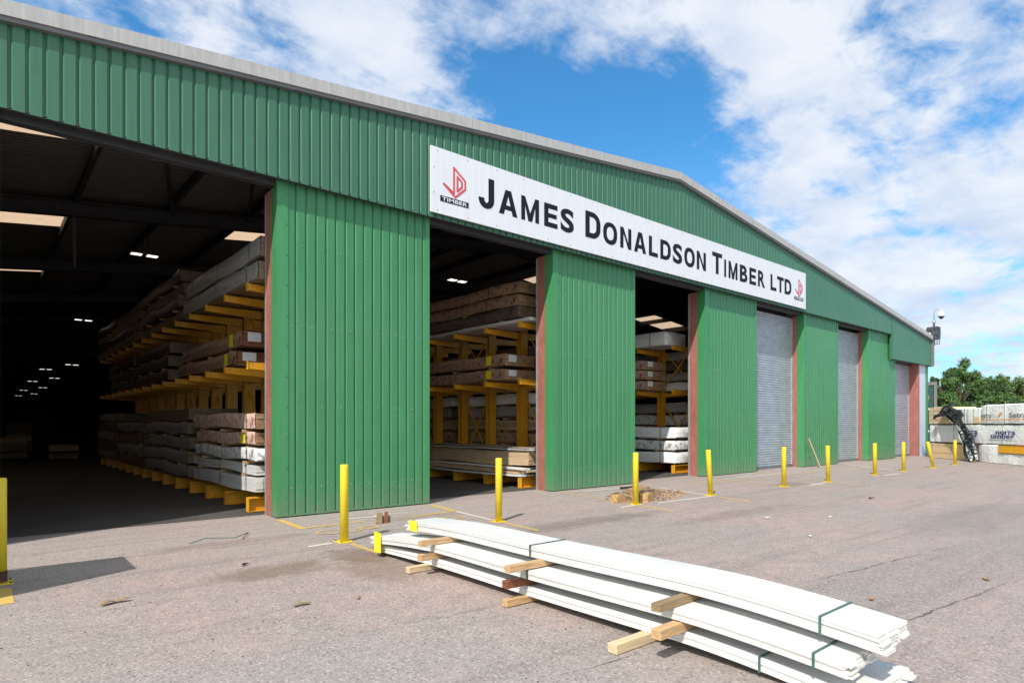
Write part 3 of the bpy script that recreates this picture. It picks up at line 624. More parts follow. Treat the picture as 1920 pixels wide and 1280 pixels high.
# roller shutters
def shutter(x0, x1, zt):
    mb = MB(); n = int(zt / .085); pts = []
    for i in range(n):
        z = i * zt / n; h = zt / n
        pts += [(YD, z), (YD - .014, z + h * .12), (YD - .022, z + h * .4), (YD - .016, z + h * .7), (YD - .002, z + h * .86)]
    pts.append((YD, zt))
    vs = [(x, y, z) for y, z in pts for x in (x0, x1)]
    mb.add(vs, [(2 * i, 2 * i + 1, 2 * i + 3, 2 * i + 2) for i in range(len(pts) - 1)])
    o = mb.build('roller_shutter', 'shutter', wh)
    b = MB(); b.box(x0, x1, YD - .035, YD + .02, .0, .09); b.build('bottom_bar', 'dkgrey', o)
    for xa_ in (x0, x1 - .07):
        b = MB(); b.box(xa_, xa_ + .07, YD - .05, YD + .05, .09, zt - .01); b.build('guide_rail', 'galv', o)
    b = MB(); b.box(x0, x1, YD + .2, YD + .24, 0, zt + .3); b.build('backing_sheet', 'wall_in', o)
shutter(19.93, 23.40, 5.6); shutter(26.44, 29.56, 5.6); shutter(32.79, 36.03, 4.62)
# roof with openings for roof lights
YR = [(13.0 + 6.7 * k, 14.4 + 6.7 * k) for k in range(13)]
XS = [(-2.3, 1.75), (5.7, 7.55), (18.7, 21.0), (26.5, 29.0)]
f = MB(); fls = []
xb = sorted({XW, XR, XE + .05, *[v for p in XS for v in p]}); yb = [YF + .55] + [v for p in YR for v in p] + [100]
for i in range(len(xb) - 1):
    for j in range(len(yb) - 1):
        a, b, c, d = xb[i], xb[i + 1], yb[j], yb[j + 1]
        q = [(a, c, roof_z(a)), (b, c, roof_z(b)), (b, d, roof_z(b)), (a, d, roof_z(a))]
        is_l = any(abs(a - p[0]) < 1e-6 for p in XS) and any(abs(c - p[0]) < 1e-6 for p in YR) and j < 6
        if is_l: fl = MB(); fl.add(q, [(0, 1, 2, 3)]); fls.append(fl)
        else: f.add(q, [(0, 1, 2, 3)])
f.build('roof', 'roof_in', wh); [fl.build('roof_light', 'rooflight', wh) for fl in fls]
f = MB()
x = -6.1
px = [1.75 - 1.95 * 4 + 1.95 * k for k in range(22)]
for x in px:
    if x > XE - 1: continue
    f.box(x - .04, x + .04, 11.0, 99, roof_z(x) - .24, roof_z(x) - .03)
f.build('purlin', 'steel_dk', wh)
for k in range(13):
    y = 17.7 + 6.7 * k; f = MB()
    for (a, b) in ((XW + .2, XR), (XR, XE - .2)):
        for dz, th, wd in ((-.27, .03, .2), (-.57, .03, .2), (-.42, .28, .03)):
            f.add([(a, y - wd / 2, roof_z(a) + dz - th / 2), (b, y - wd / 2, roof_z(b) + dz - th / 2), (b, y - wd / 2, roof_z(b) + dz + th / 2), (a, y - wd / 2, roof_z(a) + dz + th / 2),
                   (a, y + wd / 2, roof_z(a) + dz - th / 2), (b, y + wd / 2, roof_z(b) + dz - th / 2), (b, y + wd / 2, roof_z(b) + dz + th / 2), (a, y + wd / 2, roof_z(a) + dz + th / 2)],
                  [(0, 1, 2, 3), (7, 6, 5, 4), (3, 2, 6, 7), (0, 4, 5, 1)])
    f.box(XW + .2, XW + .6, y - .1, y + .1, 0, roof_z(XW) - .5); f.box(XE - .6, XE - .2, y - .1, y + .1, 0, roof_z(XE) - .5)
    f.build('portal_frame', 'steel_dk', wh)
f = MB()
for a, b in (((2.2, 11.2), (3.75, 17.6)), ((3.75, 11.2), (5.6, 17.6)), ((-.2, 11.2), (-2.2, 17.6))):
    f.bar((a[0], a[1], roof_z(a[0]) - .32), (b[0], b[1], roof_z(b[0]) - .32), .09, .09)
f.bar((1.7, 17.5, 6.4), (1.7, 17.5, 5.2), .05, .05)
f.build('roof_brace', 'steel_dk', wh)
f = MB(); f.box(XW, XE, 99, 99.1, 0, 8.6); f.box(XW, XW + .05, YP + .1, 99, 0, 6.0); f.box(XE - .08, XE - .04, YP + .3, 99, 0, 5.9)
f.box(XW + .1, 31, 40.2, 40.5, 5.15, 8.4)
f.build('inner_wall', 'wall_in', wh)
f = MB(); f.box(XE - .03, XE + .03, YP + .22, 99, 0, 5.9); f.build('side_wall', 'green', wh)

# sign
sg_ = thing('company_sign', 'long white name board with dark lettering and red emblems on the green gable', 'sign', (0, 0, 0))
f = MB()
for k in range(6):
    a = 6.80 + 16.24 * k / 6; f.box(a + (.002 if k else 0), 6.80 + 16.24 * (k + 1) / 6, 10.425, 10.464, 5.80, 7.105)
f.build('panel', 'white', sg_)
f = MB()
for k in range(22):
    for z in (5.86, 7.045): f.tube([(6.95 + k * .758, 10.425, z), (6.95 + k * .758, 10.419, z)], .013, 6)
for z in (6.2, 6.7): f.tube([(6.87, 10.425, z), (6.87, 10.419, z)], .014, 6); f.tube([(22.97, 10.425, z), (22.97, 10.419, z)], .014, 6)
f.build('fixing_screw', 'galv', sg_)
BIG = (6.165, 6.81); SM = (6.147, 6.685)
words = [('J', 7.98, 8.40, 1), ('A', 8.53, 9.06, 0), ('M', 9.17, 9.71, 0), ('E', 9.87, 10.30, 0), ('S', 10.40, 10.85, 0), None,
         ('D', 11.25, 11.80, 1), ('O', 11.90, 12.44, 0), ('N', 12.56, 13.01, 0), ('A', 13.12, 13.63, 0), ('L', 13.75, 14.15, 0), ('D', 14.26, 14.74, 0), ('S', 14.84, 15.29, 0), ('O', 15.39, 15.92, 0), ('N', 16.02, 16.50, 0), None,
         ('T', 16.84, 17.39, 1), ('I', 17.51, 17.62, 0), ('M', 17.76, 18.29, 0), ('B', 18.43, 18.90, 0), ('E', 19.02, 19.45, 0), ('R', 19.57, 20.04, 0), None,
         ('L', 20.41, 20.82, 0), ('T', 20.87, 21.35, 0), ('D', 21.41, 21.91, 0)]
f = MB()
for w in words + [None]:
    if w is None:
        f.build('lettering', 'ink', sg_); f = MB(); continue
    ch, a, b, big = w; z0, z1 = BIG if big else SM
    zo0 = z0 - (.010 if ch in 'SOJ' else 0); zo1 = z1 + (.010 if ch in 'SO' else 0); k_ = 1.14 if big else 1
    pg = solid_glyph(ch, b - a, zo1 - zo0, .136 * k_, .112 * k_)
    if pg:
        for p in pg: f.add([(a + x, 10.421, zo0 + z) for x, z in p], [tuple(range(len(p)))])
    else: put_text(f, ch, a, b, zo0, zo1, 10.421, offset=.034)
def emblem(dx):
    f = MB()
    out = [(7.352, 6.80), (7.635, 6.59), (7.635, 6.42), (7.385, 6.205), (7.10, 6.42), (7.352, 6.28)]
    poly_stroke(f, [(a + dx, b) for a, b in out], .042, 10.421)
    poly_stroke(f, [(a + dx, b) for a, b in [(7.435, 6.64), (7.55, 6.55), (7.55, 6.45), (7.435, 6.34)]], .04, 10.418)
    f.build('emblem', 'logo_red', sg_)
    f = MB(); f.box(7.02 + dx, 7.72 + dx, 10.420, 10.424, 6.055, 6.17); p = f.build('emblem_plate', 'ink', sg_)
    f = MB(); put_text(f, 'TIMBER', 7.06 + dx, 7.68 + dx, 6.075, 6.15, 10.4175, offset=.02, spacing=1.05); f.build('lettering', 'white', p)
emblem(0); emblem(15.12)

# ================================================================== LAMPS inside
lamp0 = None
lamps = [(3.3, 18.6, 6.0), (3.4, 31.9, 6.0), (4.1, 43.6, 5.0), (3.2, 48.2, 5.0), (4.3, 57.0, 5.0), (3.3, 62.3, 5.0), (4.6, 72.5, 5.0), (3.5, 79.3, 5.0), (4.8, 88, 5.0), (3.7, 95, 5.0), (11.2, 15.7, 6.0), (17.6, 18.5, 6.0), (12.5, 29, 6.0)]
for i, (x, y, z) in enumerate(lamps):
    lb = 'lit twin high-bay lamp under the shed roof nearest the left doorway' if i == 0 else ('lit twin high-bay lamp above the rack in the second doorway' if i == 10 else 'small lit twin high-bay lamp deep in the dark shed')
    o = thing('high_bay_lamp', lb, 'lamp', (x, y, z), 0, 'high-bay lamps inside the shed')
    if i == 0:
        f = MB(); f.box(-.33, .33, -.13, .13, .0, .05); f.tube([(0, 0, .05), (0, 0, .7)], .01, 6); body = f.build('housing', 'steel_dk', o)
        f = MB(); f.box(-.30, -.06, -.10, .10, -.012, -.001); p1 = f.build('lit_panel', 'lamp', o)
        f = MB(); f.box(.06, .30, -.10, .10, -.012, -.001); p2 = f.build('lit_panel', 'lamp', o)
    else:
        for q in (body, p1, p2): link_copy(q, o)

# ================================================================== RACKS
def col_mesh(mb):
    mb.box(-.13, .13, -.09, -.075, 0, 4.62); mb.box(-.13, .13, .075, .09, 0, 4.62); mb.box(-.006, .006, -.075, .075, 0, 4.62)
    mb.box(-.16, .16, -.12, .12, 0, .015)
rack_protos = {}
def rack(label, xc, y0, n, pitch, sides=(-1, 1), reach=1.32):
    root = thing('cantilever_rack', label, 'rack', (xc, y0, 0), 0, 'yellow cantilever racks inside the shed')
    if not rack_protos:
        f = MB(); col_mesh(f); rack_protos['column'] = f.build('column', 'rack', root)
        for s in (-1, 1):
            f = MB(); a, b = sorted((s * .13, s * reach))
            f.box(a, b, -.07, .07, .015, .03); f.box(a, b, -.07, .07, .25, .275); f.box(a, b, -.006, .006, .03, .25)
            e = s * reach; f.box(min(e, e - s * .012), max(e, e - s * .012), -.07, .07, .03, .25)
            rack_protos['foot', s] = f.build('foot', 'rack', root)
            f = MB(); T = .19; t2 = .12
            vs = []
            for xx, h in ((s * .13, T), (s * reach, t2)):
                for yy in (-.045, .045): vs += [(xx, yy, 0), (xx, yy, -h)]
            f.add(vs, [(0, 4, 6, 2), (1, 3, 7, 5), (0, 1, 5, 4), (2, 6, 7, 3), (4, 5, 7, 6), (0, 2, 3, 1)])
            e = s * (reach + .01); f.box(min(e, e - s * .012), max(e, e - s * .012), -.06, .06, -.135, .03)
            rack_protos['arm', s] = f.build('arm', 'rack', root, bevel=.006)
        first = True
    else: first = False
    for k in range(n):
        y = k * pitch
        def put(key, loc):
            nonlocal first
            o = rack_protos[key]
            if first and key not in used:
                o.location = loc; used.add(key)
            else: link_copy(o, root, loc)
        put('column', (0, y, 0))
        for s in sides:
            put(('foot', s), (0, y, 0))
            for z in (2.72, 4.14): put(('arm', s), (0, y, z))
    for k in range(n - 1):
        if k % 2: continue
        f = MB(); ya = k * pitch; yb_ = (k + 1) * pitch
        for za, zb_ in ((.4, 2.5), (2.75, 4.3)):
            f.bar((.02, ya, za), (.02, yb_, zb_), .035, .035); f.bar((-.02, ya, zb_), (-.02, yb_, za), .035, .035)
        f.bar((0, ya, 2.62), (0, yb_, 2.62), .05, .07); f.build('cross_brace', 'rack', root)
    return root
used = set()
rack('yellow cantilever rack running back from the left doorway, foot beams nearest the first green pier', 5.03, 11.72, 14, 1.36)
used = set('x')
rack('yellow cantilever rack with three thick columns showing in the second doorway', 11.58, 11.72, 12, 1.40)
rack('yellow cantilever rack with cross braces seen through the narrow third doorway', 18.42, 12.0, 10, 1.42)

# ================================================================== TIMBER PACKS
def pack(label, x0, x1, y0, y1, z0, z1, style, group='timber packs on the racks', straps=2, tagc=False, lab=False, rows=None, cols=None, bow=.015, detail=True, cat='timber pack', seed=None):
    """loads lie along Y; style = (board material, wrap material or None, end material)"""
    rnd = random.Random(seed if seed is not None else hash((round(x0, 2), round(y0, 2), round(z0, 2))) & 0xffff)
    bm_, wm, em = style
    root = thing('timber_pack', label, cat, (x0, y0, z0), 0, group)
    W_, L_, H_ = x1 - x0, y1 - y0, z1 - z0
    ph = rnd.uniform(0, 6)
    def off(y): return bow * (math.sin(y / max(L_, .1) * math.pi * 3 + ph)) + rnd.uniform(-.001, .001)
    rows = rows or max(2, int(H_ / .045)); cols = cols or max(2, int(W_ / .13)); n = 8 if detail else 4
    mb = MB(); bh = H_ / rows; bw = W_ / cols
    for r in range(rows):
        for c in range(cols):
            if detail is False and 0 < r < rows - 1 and 0 < c < cols - 1: continue
            ja, jb = rnd.uniform(-.006, .014), rnd.uniform(-.03, .01)
            a, b = c * bw + .002, (c + 1) * bw - .002 - rnd.uniform(0, .004); za, zb_ = r * bh + .001, (r + 1) * bh - .002
            jx = rnd.uniform(-.004, .004)
            vs = []
            for k in range(n + 1):
                y = ja + (L_ - ja + jb) * k / n; o_ = bow * math.sin(y / L_ * math.pi * 3 + ph)
                vs += [(a + jx, y, za + o_), (b + jx, y, za + o_), (b + jx, y, zb_ + o_), (a + jx, y, zb_ + o_)]
            fs = []
            for k in range(n):
                q = 4 * k; fs += [(q, q + 4, q + 5, q + 1), (q + 1, q + 5, q + 6, q + 2), (q + 2, q + 6, q + 7, q + 3), (q + 3, q + 7, q + 4, q)]
            alt = {'primed': 'primed_b', 'tanwood': 'pine_y', 'brownwood': 'wood_red', 'pine_y': 'pine_lt', 'pine_grey': 'wood_old'}.get(bm_, bm_)
            mb.add(vs, fs, bm_ if rnd.random() < .7 else alt); q = 4 * n
            if rnd.random() < .3 and em != 'boardend': em_ = alt
            else: em_ = em
            mb.add(vs[:4], [(0, 1, 2, 3)], em_); mb.add(vs[q:], [(3, 2, 1, 0)], em)
    if not detail: mb.box(.02, W_ - .02, .03, L_ - .05, .01, H_ - .015, em)
    mb.build('boards', None, root)
    if wm:
        mb = MB(); n2_ = 16; g_ = .012
        prof = [(-g_, .02), (-g_, H_ * .5), (-g_, H_ + g_ * .4), (g_, H_ + g_), (W_ * .33, H_ + g_), (W_ * .66, H_ + g_), (W_ - g_, H_ + g_), (W_ + g_, H_ + g_ * .4), (W_ + g_, H_ * .5), (W_ + g_, .02)]
        ys = [.02 + (L_ - .04) * k / n2_ for k in range(n2_ + 1)]
        vs = []
        for k, y in enumerate(ys):
            o_ = bow * math.sin(y / L_ * math.pi * 3 + ph)
            for i, (px_, pz_) in enumerate(prof):
                vs.append((px_ + rnd.uniform(-.004, .004) * (1 if 0 < i < 9 else 1.5), y + (rnd.uniform(-.03, .03) if k in (0, n2_) else 0), pz_ + o_ + rnd.uniform(-.003, .005) + (rnd.uniform(-.015, .02) if i in (0, 9) else 0)))
        m_ = len(prof)
        mb.add(vs, [(k * m_ + i, (k + 1) * m_ + i, (k + 1) * m_ + i + 1, k * m_ + i + 1) for k in range(n2_) for i in range(m_ - 1)])
        if wm in ('wrap_plain', 'wrap_white'):
            # wrap folded over the near end
            e0 = vs[:m_]; o0 = len(mb.v); c0 = (W_ / 2, -.02, H_ / 2 + bow * math.sin(ph)); mb.add([(p[0], p[1], p[2]) for p in e0] + [(min(max(p[0], .03), W_ - .03), -.03, min(max(p[2], .03), H_ - .02)) for p in e0] + [c0],
                [(i, i + 1, m_ + i + 1, m_ + i) for i in range(m_ - 1)] + [(m_ + i, m_ + i + 1, 2 * m_) for i in range(m_ - 1)] + [(2 * m_ - 1, m_, 2 * m_)])
        mb.build('wrap', wm, root, smooth=True)
    for k in range(straps):
        y = L_ * (.12 + .76 * k / max(1, straps - 1)) if straps > 1 else L_ * .3
        o_ = bow * math.sin(y / L_ * math.pi * 3 + ph)
        mb = MB(); e = .02; w2 = .012
        pts = [(-e, -.006), (-e, H_ + e), (W_ + e, H_ + e), (W_ + e, -.006)]
        for (ax, az), (bx, bz) in zip(pts, pts[1:]):
            mb.add([(ax, y - w2, az + o_), (bx, y - w2, bz + o_), (bx, y + w2, bz + o_), (ax, y + w2, az + o_)], [(0, 1, 2, 3)])
        mb.build('strap', 'strap_dk', root)
    if tagc:
        mb = MB(); mb.box(-.030, -.026, .55, .78, H_ * .15, H_ * .98); mb.build('yellow_tag', 'tag', root)
    if lab:
        mb = MB(); mb.box(W_ * .08, W_ * .34, -.036, -.032, H_ * .35, H_ * .95); mb.build('paper_label', 'paper', root)
    # skids below
    for k in range(3 if z0 > .4 and not abs(z0 - 2.75) < .06 and not abs(z0 - 4.17) < .06 else 0):
        y = L_ * (.15 + .35 * k) + rnd.uniform(-.1, .1); mb = MB(); mb.box(-.01 + rnd.uniform(-.03, .03), W_ + .01, y, y + .08, -.068, -.018); mb.build('skid', 'pine_x', root)
    return root
WHT = ('primed', None, 'boardend'); WP = ('primed', 'wrap_white', 'boardend'); PK = ('tanwood', 'wrap_pink', 'tanwood'); PL = ('primed', 'wrap_plain', 'boardend')
BR = ('brownwood', None, 'brownwood'); BRW = ('brownwood', 'wrap_brown', 'brownwood'); TN = ('tanwood', 'wrap_brown', 'tanwood'); DK = ('pine_grey', 'wrap_shade', 'pine_grey'); GR = ('pine_grey', 'wrap_grey', 'pine_grey'); PG = ('pine_grey', None, 'pine_grey'); PY = ('pine_y', None, 'pine_y')
# left doorway, floor level stack
xa, xb2 = 3.80, 4.92
pack('white strapped board pack, lowest of the bright stack on the feet of the left rack', xa, xb2, 11.55, 15.8, .36, .62, WHT, straps=3)
pack('white wavy board pack, second from the bottom of the bright stack in the left doorway', xa + .02, xb2, 11.6, 15.9, .69, .86, WHT, straps=3, bow=.02)
pack('white pack with grey patterned wrap, middle of the bright stack in the left doorway', xa + .0, xb2, 11.5, 15.6, .93, 1.14, WP, straps=3, bow=.02)
pack('pink patterned pack, second from the top of the bright stack in the left doorway', xa + .03, xb2, 11.6, 15.6, 1.21, 1.44, PK, straps=2, tagc=True)
pack('pink patterned pack topmost of the bright stack in the left doorway', xa, xb2, 11.5, 15.8, 1.52, 1.80, PK, straps=2)
nl = ['lowest', 'second lowest', 'middle', 'second highest', 'topmost']
zz = [.34, .68, 1.02, 1.36, 1.70]
for k in range(5):
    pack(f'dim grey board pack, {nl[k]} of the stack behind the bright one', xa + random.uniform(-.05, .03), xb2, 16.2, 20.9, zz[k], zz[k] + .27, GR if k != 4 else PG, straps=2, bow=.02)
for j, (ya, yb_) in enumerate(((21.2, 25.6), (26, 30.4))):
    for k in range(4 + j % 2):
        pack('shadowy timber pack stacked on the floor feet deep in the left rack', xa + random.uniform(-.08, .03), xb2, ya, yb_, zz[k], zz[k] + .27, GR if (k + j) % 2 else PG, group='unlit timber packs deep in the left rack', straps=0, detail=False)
# left doorway, first arms
pack('red brown timber pack with paper label, lower of two on the left rack arms', xa + .1, xb2, 12.9, 17.6, 2.76, 3.04, BRW, straps=2, tagc=True, lab=True)
pack('red brown timber pack with paper label, upper of two on the left rack arms', xa + .14, xb2, 12.7, 17.4, 3.12, 3.42, BRW, straps=2, tagc=True, lab=True)
for j, (ya, yb_) in enumerate(((18.3, 22.8), (23.2, 28.0))):
    for k in range(3):
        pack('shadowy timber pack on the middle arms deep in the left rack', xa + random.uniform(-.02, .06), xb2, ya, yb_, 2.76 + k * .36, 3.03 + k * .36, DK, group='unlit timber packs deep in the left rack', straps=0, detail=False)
# left doorway, top arms
pack('long grey board pack lying directly on the top arms of the left rack', xa - .02, xb2, 11.3, 16.6, 4.18, 4.50, GR, straps=3)
pack('long grey board pack highest of all near the left doorway post', xa + .02, xb2, 11.3, 16.5, 4.57, 4.92, GR, straps=3)
for j, (ya, yb_) in enumerate(((16.9, 21.4), (21.8, 26.2), (26.6, 30.8))):
    for k in range(4):
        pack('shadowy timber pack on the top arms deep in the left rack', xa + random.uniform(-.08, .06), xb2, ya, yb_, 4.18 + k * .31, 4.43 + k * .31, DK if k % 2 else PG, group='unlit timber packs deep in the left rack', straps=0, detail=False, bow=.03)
# second doorway
xa, xb2 = 10.36, 11.40
def loose(label, x0, x1, y0, y1, z0, n, mats, spread=.25, seed=1, wrnd=(.10, .16), th=.022):
    root = thing('loose_boards', label, 'loose boards', (x0, y0, z0), 0, 'loose board heaps in the second doorway'); rnd = random.Random(seed); z = 0
    L_ = y1 - y0; W_ = x1 - x0; mb = MB()
    for r in range(n):
        x = rnd.uniform(-.1, .02)
        while x < W_:
            w = rnd.uniform(*wrnd); a = rnd.uniform(-spread, spread * .6); b = L_ + rnd.uniform(-.6, .3); sk = rnd.uniform(-.03, .03); bw = rnd.uniform(-.03, .03)
            vs = []
            for k in range(7):
                y = a + (b - a) * k / 6; zo = z + bw * math.sin(k / 6 * math.pi) + rnd.uniform(0, .004); xo = x + sk * (k / 6 - .5) * 2
                vs += [(xo, y, zo), (xo + w, y, zo), (xo + w, y, zo + th), (xo, y, zo + th)]
            fs = [(0, 1, 2, 3), (27, 26, 25, 24)]
            for k in range(6):
                q = 4 * k; fs += [(q, q + 4, q + 5, q + 1), (q + 1, q + 5, q + 6, q + 2), (q + 2, q + 6, q + 7, q + 3), (q + 3, q + 7, q + 4, q)]
            mb.add(vs, fs, rnd.choice(mats)); x += w + rnd.uniform(.0, .05)
        z += th + rnd.uniform(.002, .012)
    mb.build('boards', None, root); return root
loose('untidy white boards and thin planks lying on the yellow feet of the second doorway rack', xa - .05, xb2 - .1, 11.72, 16.5, .30, 4, ['primed', 'primed2', 'pine_lt', 'primed2'], .25, 3, (.15, .22), .048)
pack('pale tan pine board pack, top of the low pile in the second doorway', xa, xb2, 11.5, 16.3, .56, .92, ('pine_lt', None, 'pine_lt'), rows=9, cols=7, straps=0, bow=.02)
loose('few long weathered boards laid on the tan heap in the second doorway', xa - .03, xb2 - .15, 11.62, 16.3, .95, 2, ['pine_grey', 'primed', 'tanwood'], .35, 9)
pack('brown batten pack with yellow tag in the second doorway, lower of the tagged two', xa, xb2 + .0, 12.4, 17.6, 2.76, 3.02, TN, straps=2, tagc=True, lab=True, rows=5, cols=9)
pack('brown batten pack with yellow tag in the second doorway, upper of the tagged two', xa + .05, xb2 + .03, 12.45, 17.0, 3.12, 3.42, TN, straps=2, tagc=True, lab=True, rows=5, cols=9)
pack('thin white sheet pack on the top arms in the second doorway', xa - .04, xb2, 11.4, 17.2, 4.17, 4.25, WHT, straps=0, rows=3, bow=.01)
zt_ = [4.33, 4.66, 4.99]
for k, z in enumerate(zt_):
    pack(f'brown patterned timber pack, {["lowest","middle","topmost"][k]} of three high up in the second doorway', xa + .1 + k * .03, xb2, 12.0, 14.7 - k * .25 + 2, z, z + .27, TN if k else DK, straps=1, bow=.02)
# packs on the far side of that rack
for j, (ya, yb_) in enumerate(((11.9, 16.4), (16.8, 21.2))):
    for k in range(6):
        z = .32 + k * .37
        pack(f'{["grey","white","brown patterned","tan","grey wrapped","white wrapped"][k]} pack behind the yellow columns of the second doorway rack, layer {["one","two","three","four","five","six"][k]}' + (' farther back' if j else ''), 11.78, 12.85, ya, yb_, z, z + .29, [DK, WP, TN, PY, GR, PL][k], group='packs on the far side of the second rack', straps=1, detail=j == 0)
    for k in range(3):
        pack('dim pack above the middle arms behind the second rack columns', 11.78, 12.85, ya, yb_, 2.76 + k * .36, 3.06 + k * .36, [GR, TN, DK][k], group='packs on the far side of the second rack', straps=0, detail=False)
# third doorway
xa, xb2 = 17.12, 18.22
pack('plain white pack on the yellow feet in the third doorway, lowest of three', xa, xb2, 11.95, 16.6, .32, .66, PL, straps=2)
pack('white pack with grey patterned wrap in the third doorway, middle of three', xa, xb2, 11.95, 16.6, .76, 1.06, WP, straps=2)
pack('plain white pack in the third doorway, topmost of the bright three', xa, xb2, 11.95, 16.6, 1.15, 1.49, PL, straps=2)
for k in range(3):
    pack(f'brick coloured wrapped batten pack, {["lowest","middle","topmost"][k]} of three on the middle arms in the third doorway', xa - .1, xb2 - .1, 13.05, 17.5, 2.77 + k * .33, 3.06 + k * .33, PK, straps=1, tagc=True, lab=True)
pack('long white wrapped pack on the top arms in the third doorway', xa, xb2, 12.3, 17.5, 4.18, 4.62, PL, straps=2)
for k in range(5):
    z = .32 + k * .42
    pack(f'{["grey","white","white patterned","white patterned","pale grey"][k]} pack beyond the columns in the third doorway, layer {["one","two","three","four","five"][k]}', 18.66, 19.7, 12.2, 16.9, z, z + .34, [GR, PL, WP, WP, GR][k], group='packs on the far side of the third rack', straps=1)
for k in range(4):
    pack(f'dim white pack beyond the cross brace in the third doorway, {["lowest","second","third","top"][k]} of four', 18.66, 19.7, 12.2, 16.9, 2.76 + k * .36, 3.04 + k * .36, [PL, GR, DK, GR][k], group='packs on the far side of the third rack', straps=1)
# stock far back on the dark floor of the left aisle
k = 0
for (x, y, n) in ((-1.5, 33, 4), (.6, 36, 3), (2.4, 34.5, 2), (-3.2, 37, 4), (1.2, 44, 5), (-1.0, 47, 3)):
    for i in range(n):
        pack('dim pack in the low stacks at the dark far end of the left aisle', x, x + 1.1, y, y + 2.4, .05 + i * .34, .31 + i * .34, [PY, GR, PG][(i + k) % 3], group='low stacks at the far end of the left aisle', straps=0, detail=False)
    k += 1

# ================================================================== BOLLARDS
bol = [((.17, 8.12), (0, 0), 'yellow steel bollard cut off by the left edge of the picture'),
       ((3.80, 7.97), (0.000, .0), 'tall yellow steel bollard standing in front of the widest green pier'),
       ((6.53, 7.98), (0, 0), 'yellow steel bollard in front of the second doorway, beside the white boards'),
       ((10.01, 7.91), (0, 0), 'yellow steel bollard standing in the rubble beside the brick lump'),
       ((12.57, 7.82), (-.06, .02), 'slightly leaning yellow bollard in front of the third green pier'),
       ((15.72, 7.67), (0, 0), 'yellow steel bollard with scuffed foot in front of the first roller shutter'),
       ((17.97, 7.51), (-.02, .01), 'yellow steel bollard just right of the leaning plank'),
       ((21.54, 7.58), (0, 0), 'yellow steel bollard in front of the fifth green pier'),
       ((24.0, 7.55), (0, 0), 'yellow steel bollard in front of the last low roller shutter'),
       ((26.59, 7.39), (-.20, .12), 'strongly leaning yellow bollard near the building corner'),
       ((29.34, 7.42), (0, 0), 'yellow steel bollard in front of the bare pine stack'),
       ((32.75, 7.62), (0, 0), 'farthest yellow bollard, standing against the hanging tarpaulin')]
for i, ((x, y), (lx, ly), lb) in enumerate(bol):
    if i == 0:
        o = thing('bollard', lb, 'bollard', (x, y, 0), 0, 'yellow bollards in a row along the yard')
        f = MB(); n_ = 24
        f.tube([(0, 0, .014), (0, 0, 1.045), (0, 0, 1.06)], [.056, .056, .05], n_); bp_ = f.build('post', 'yellow', o, smooth=False)
        f = MB(); f.box(-.105, .105, -.105, .105, .0, .012); bb_ = f.build('base_plate', 'yellow', o, bevel=.003)
        f = MB(); 
        for sx in (-1, 1):
            for sy in (-1, 1): f.tube([(sx * .085, sy * .085, .012), (sx * .085, sy * .085, .026)], .009, 6)
        bt_ = f.build('anchor_bolts', 'rust', o)
        for p in bp_.data.polygons: p.use_smooth = len(p.vertices) == 4
        kids = (bp_, bb_, bt_)
        f = MB(); f.tube([(0, 0, .02), (0, 0, .13)], .060, 20); f.build('rusty_collar', 'rust', o)
    else:
        o = thing('bollard', lb, 'bollard', (x, y, 0), 0, 'yellow bollards in a row along the yard')
        for q in kids:
            c = link_copy(q, o)
            if q is bp_: c.rotation_euler = (-ly, lx, 0)
        o.rotation_euler = (0, 0, random.uniform(-.2, .2) if not (lx or ly) else 0)
        s_ = 1 - .008 * i; o.scale = (1, 1, s_)

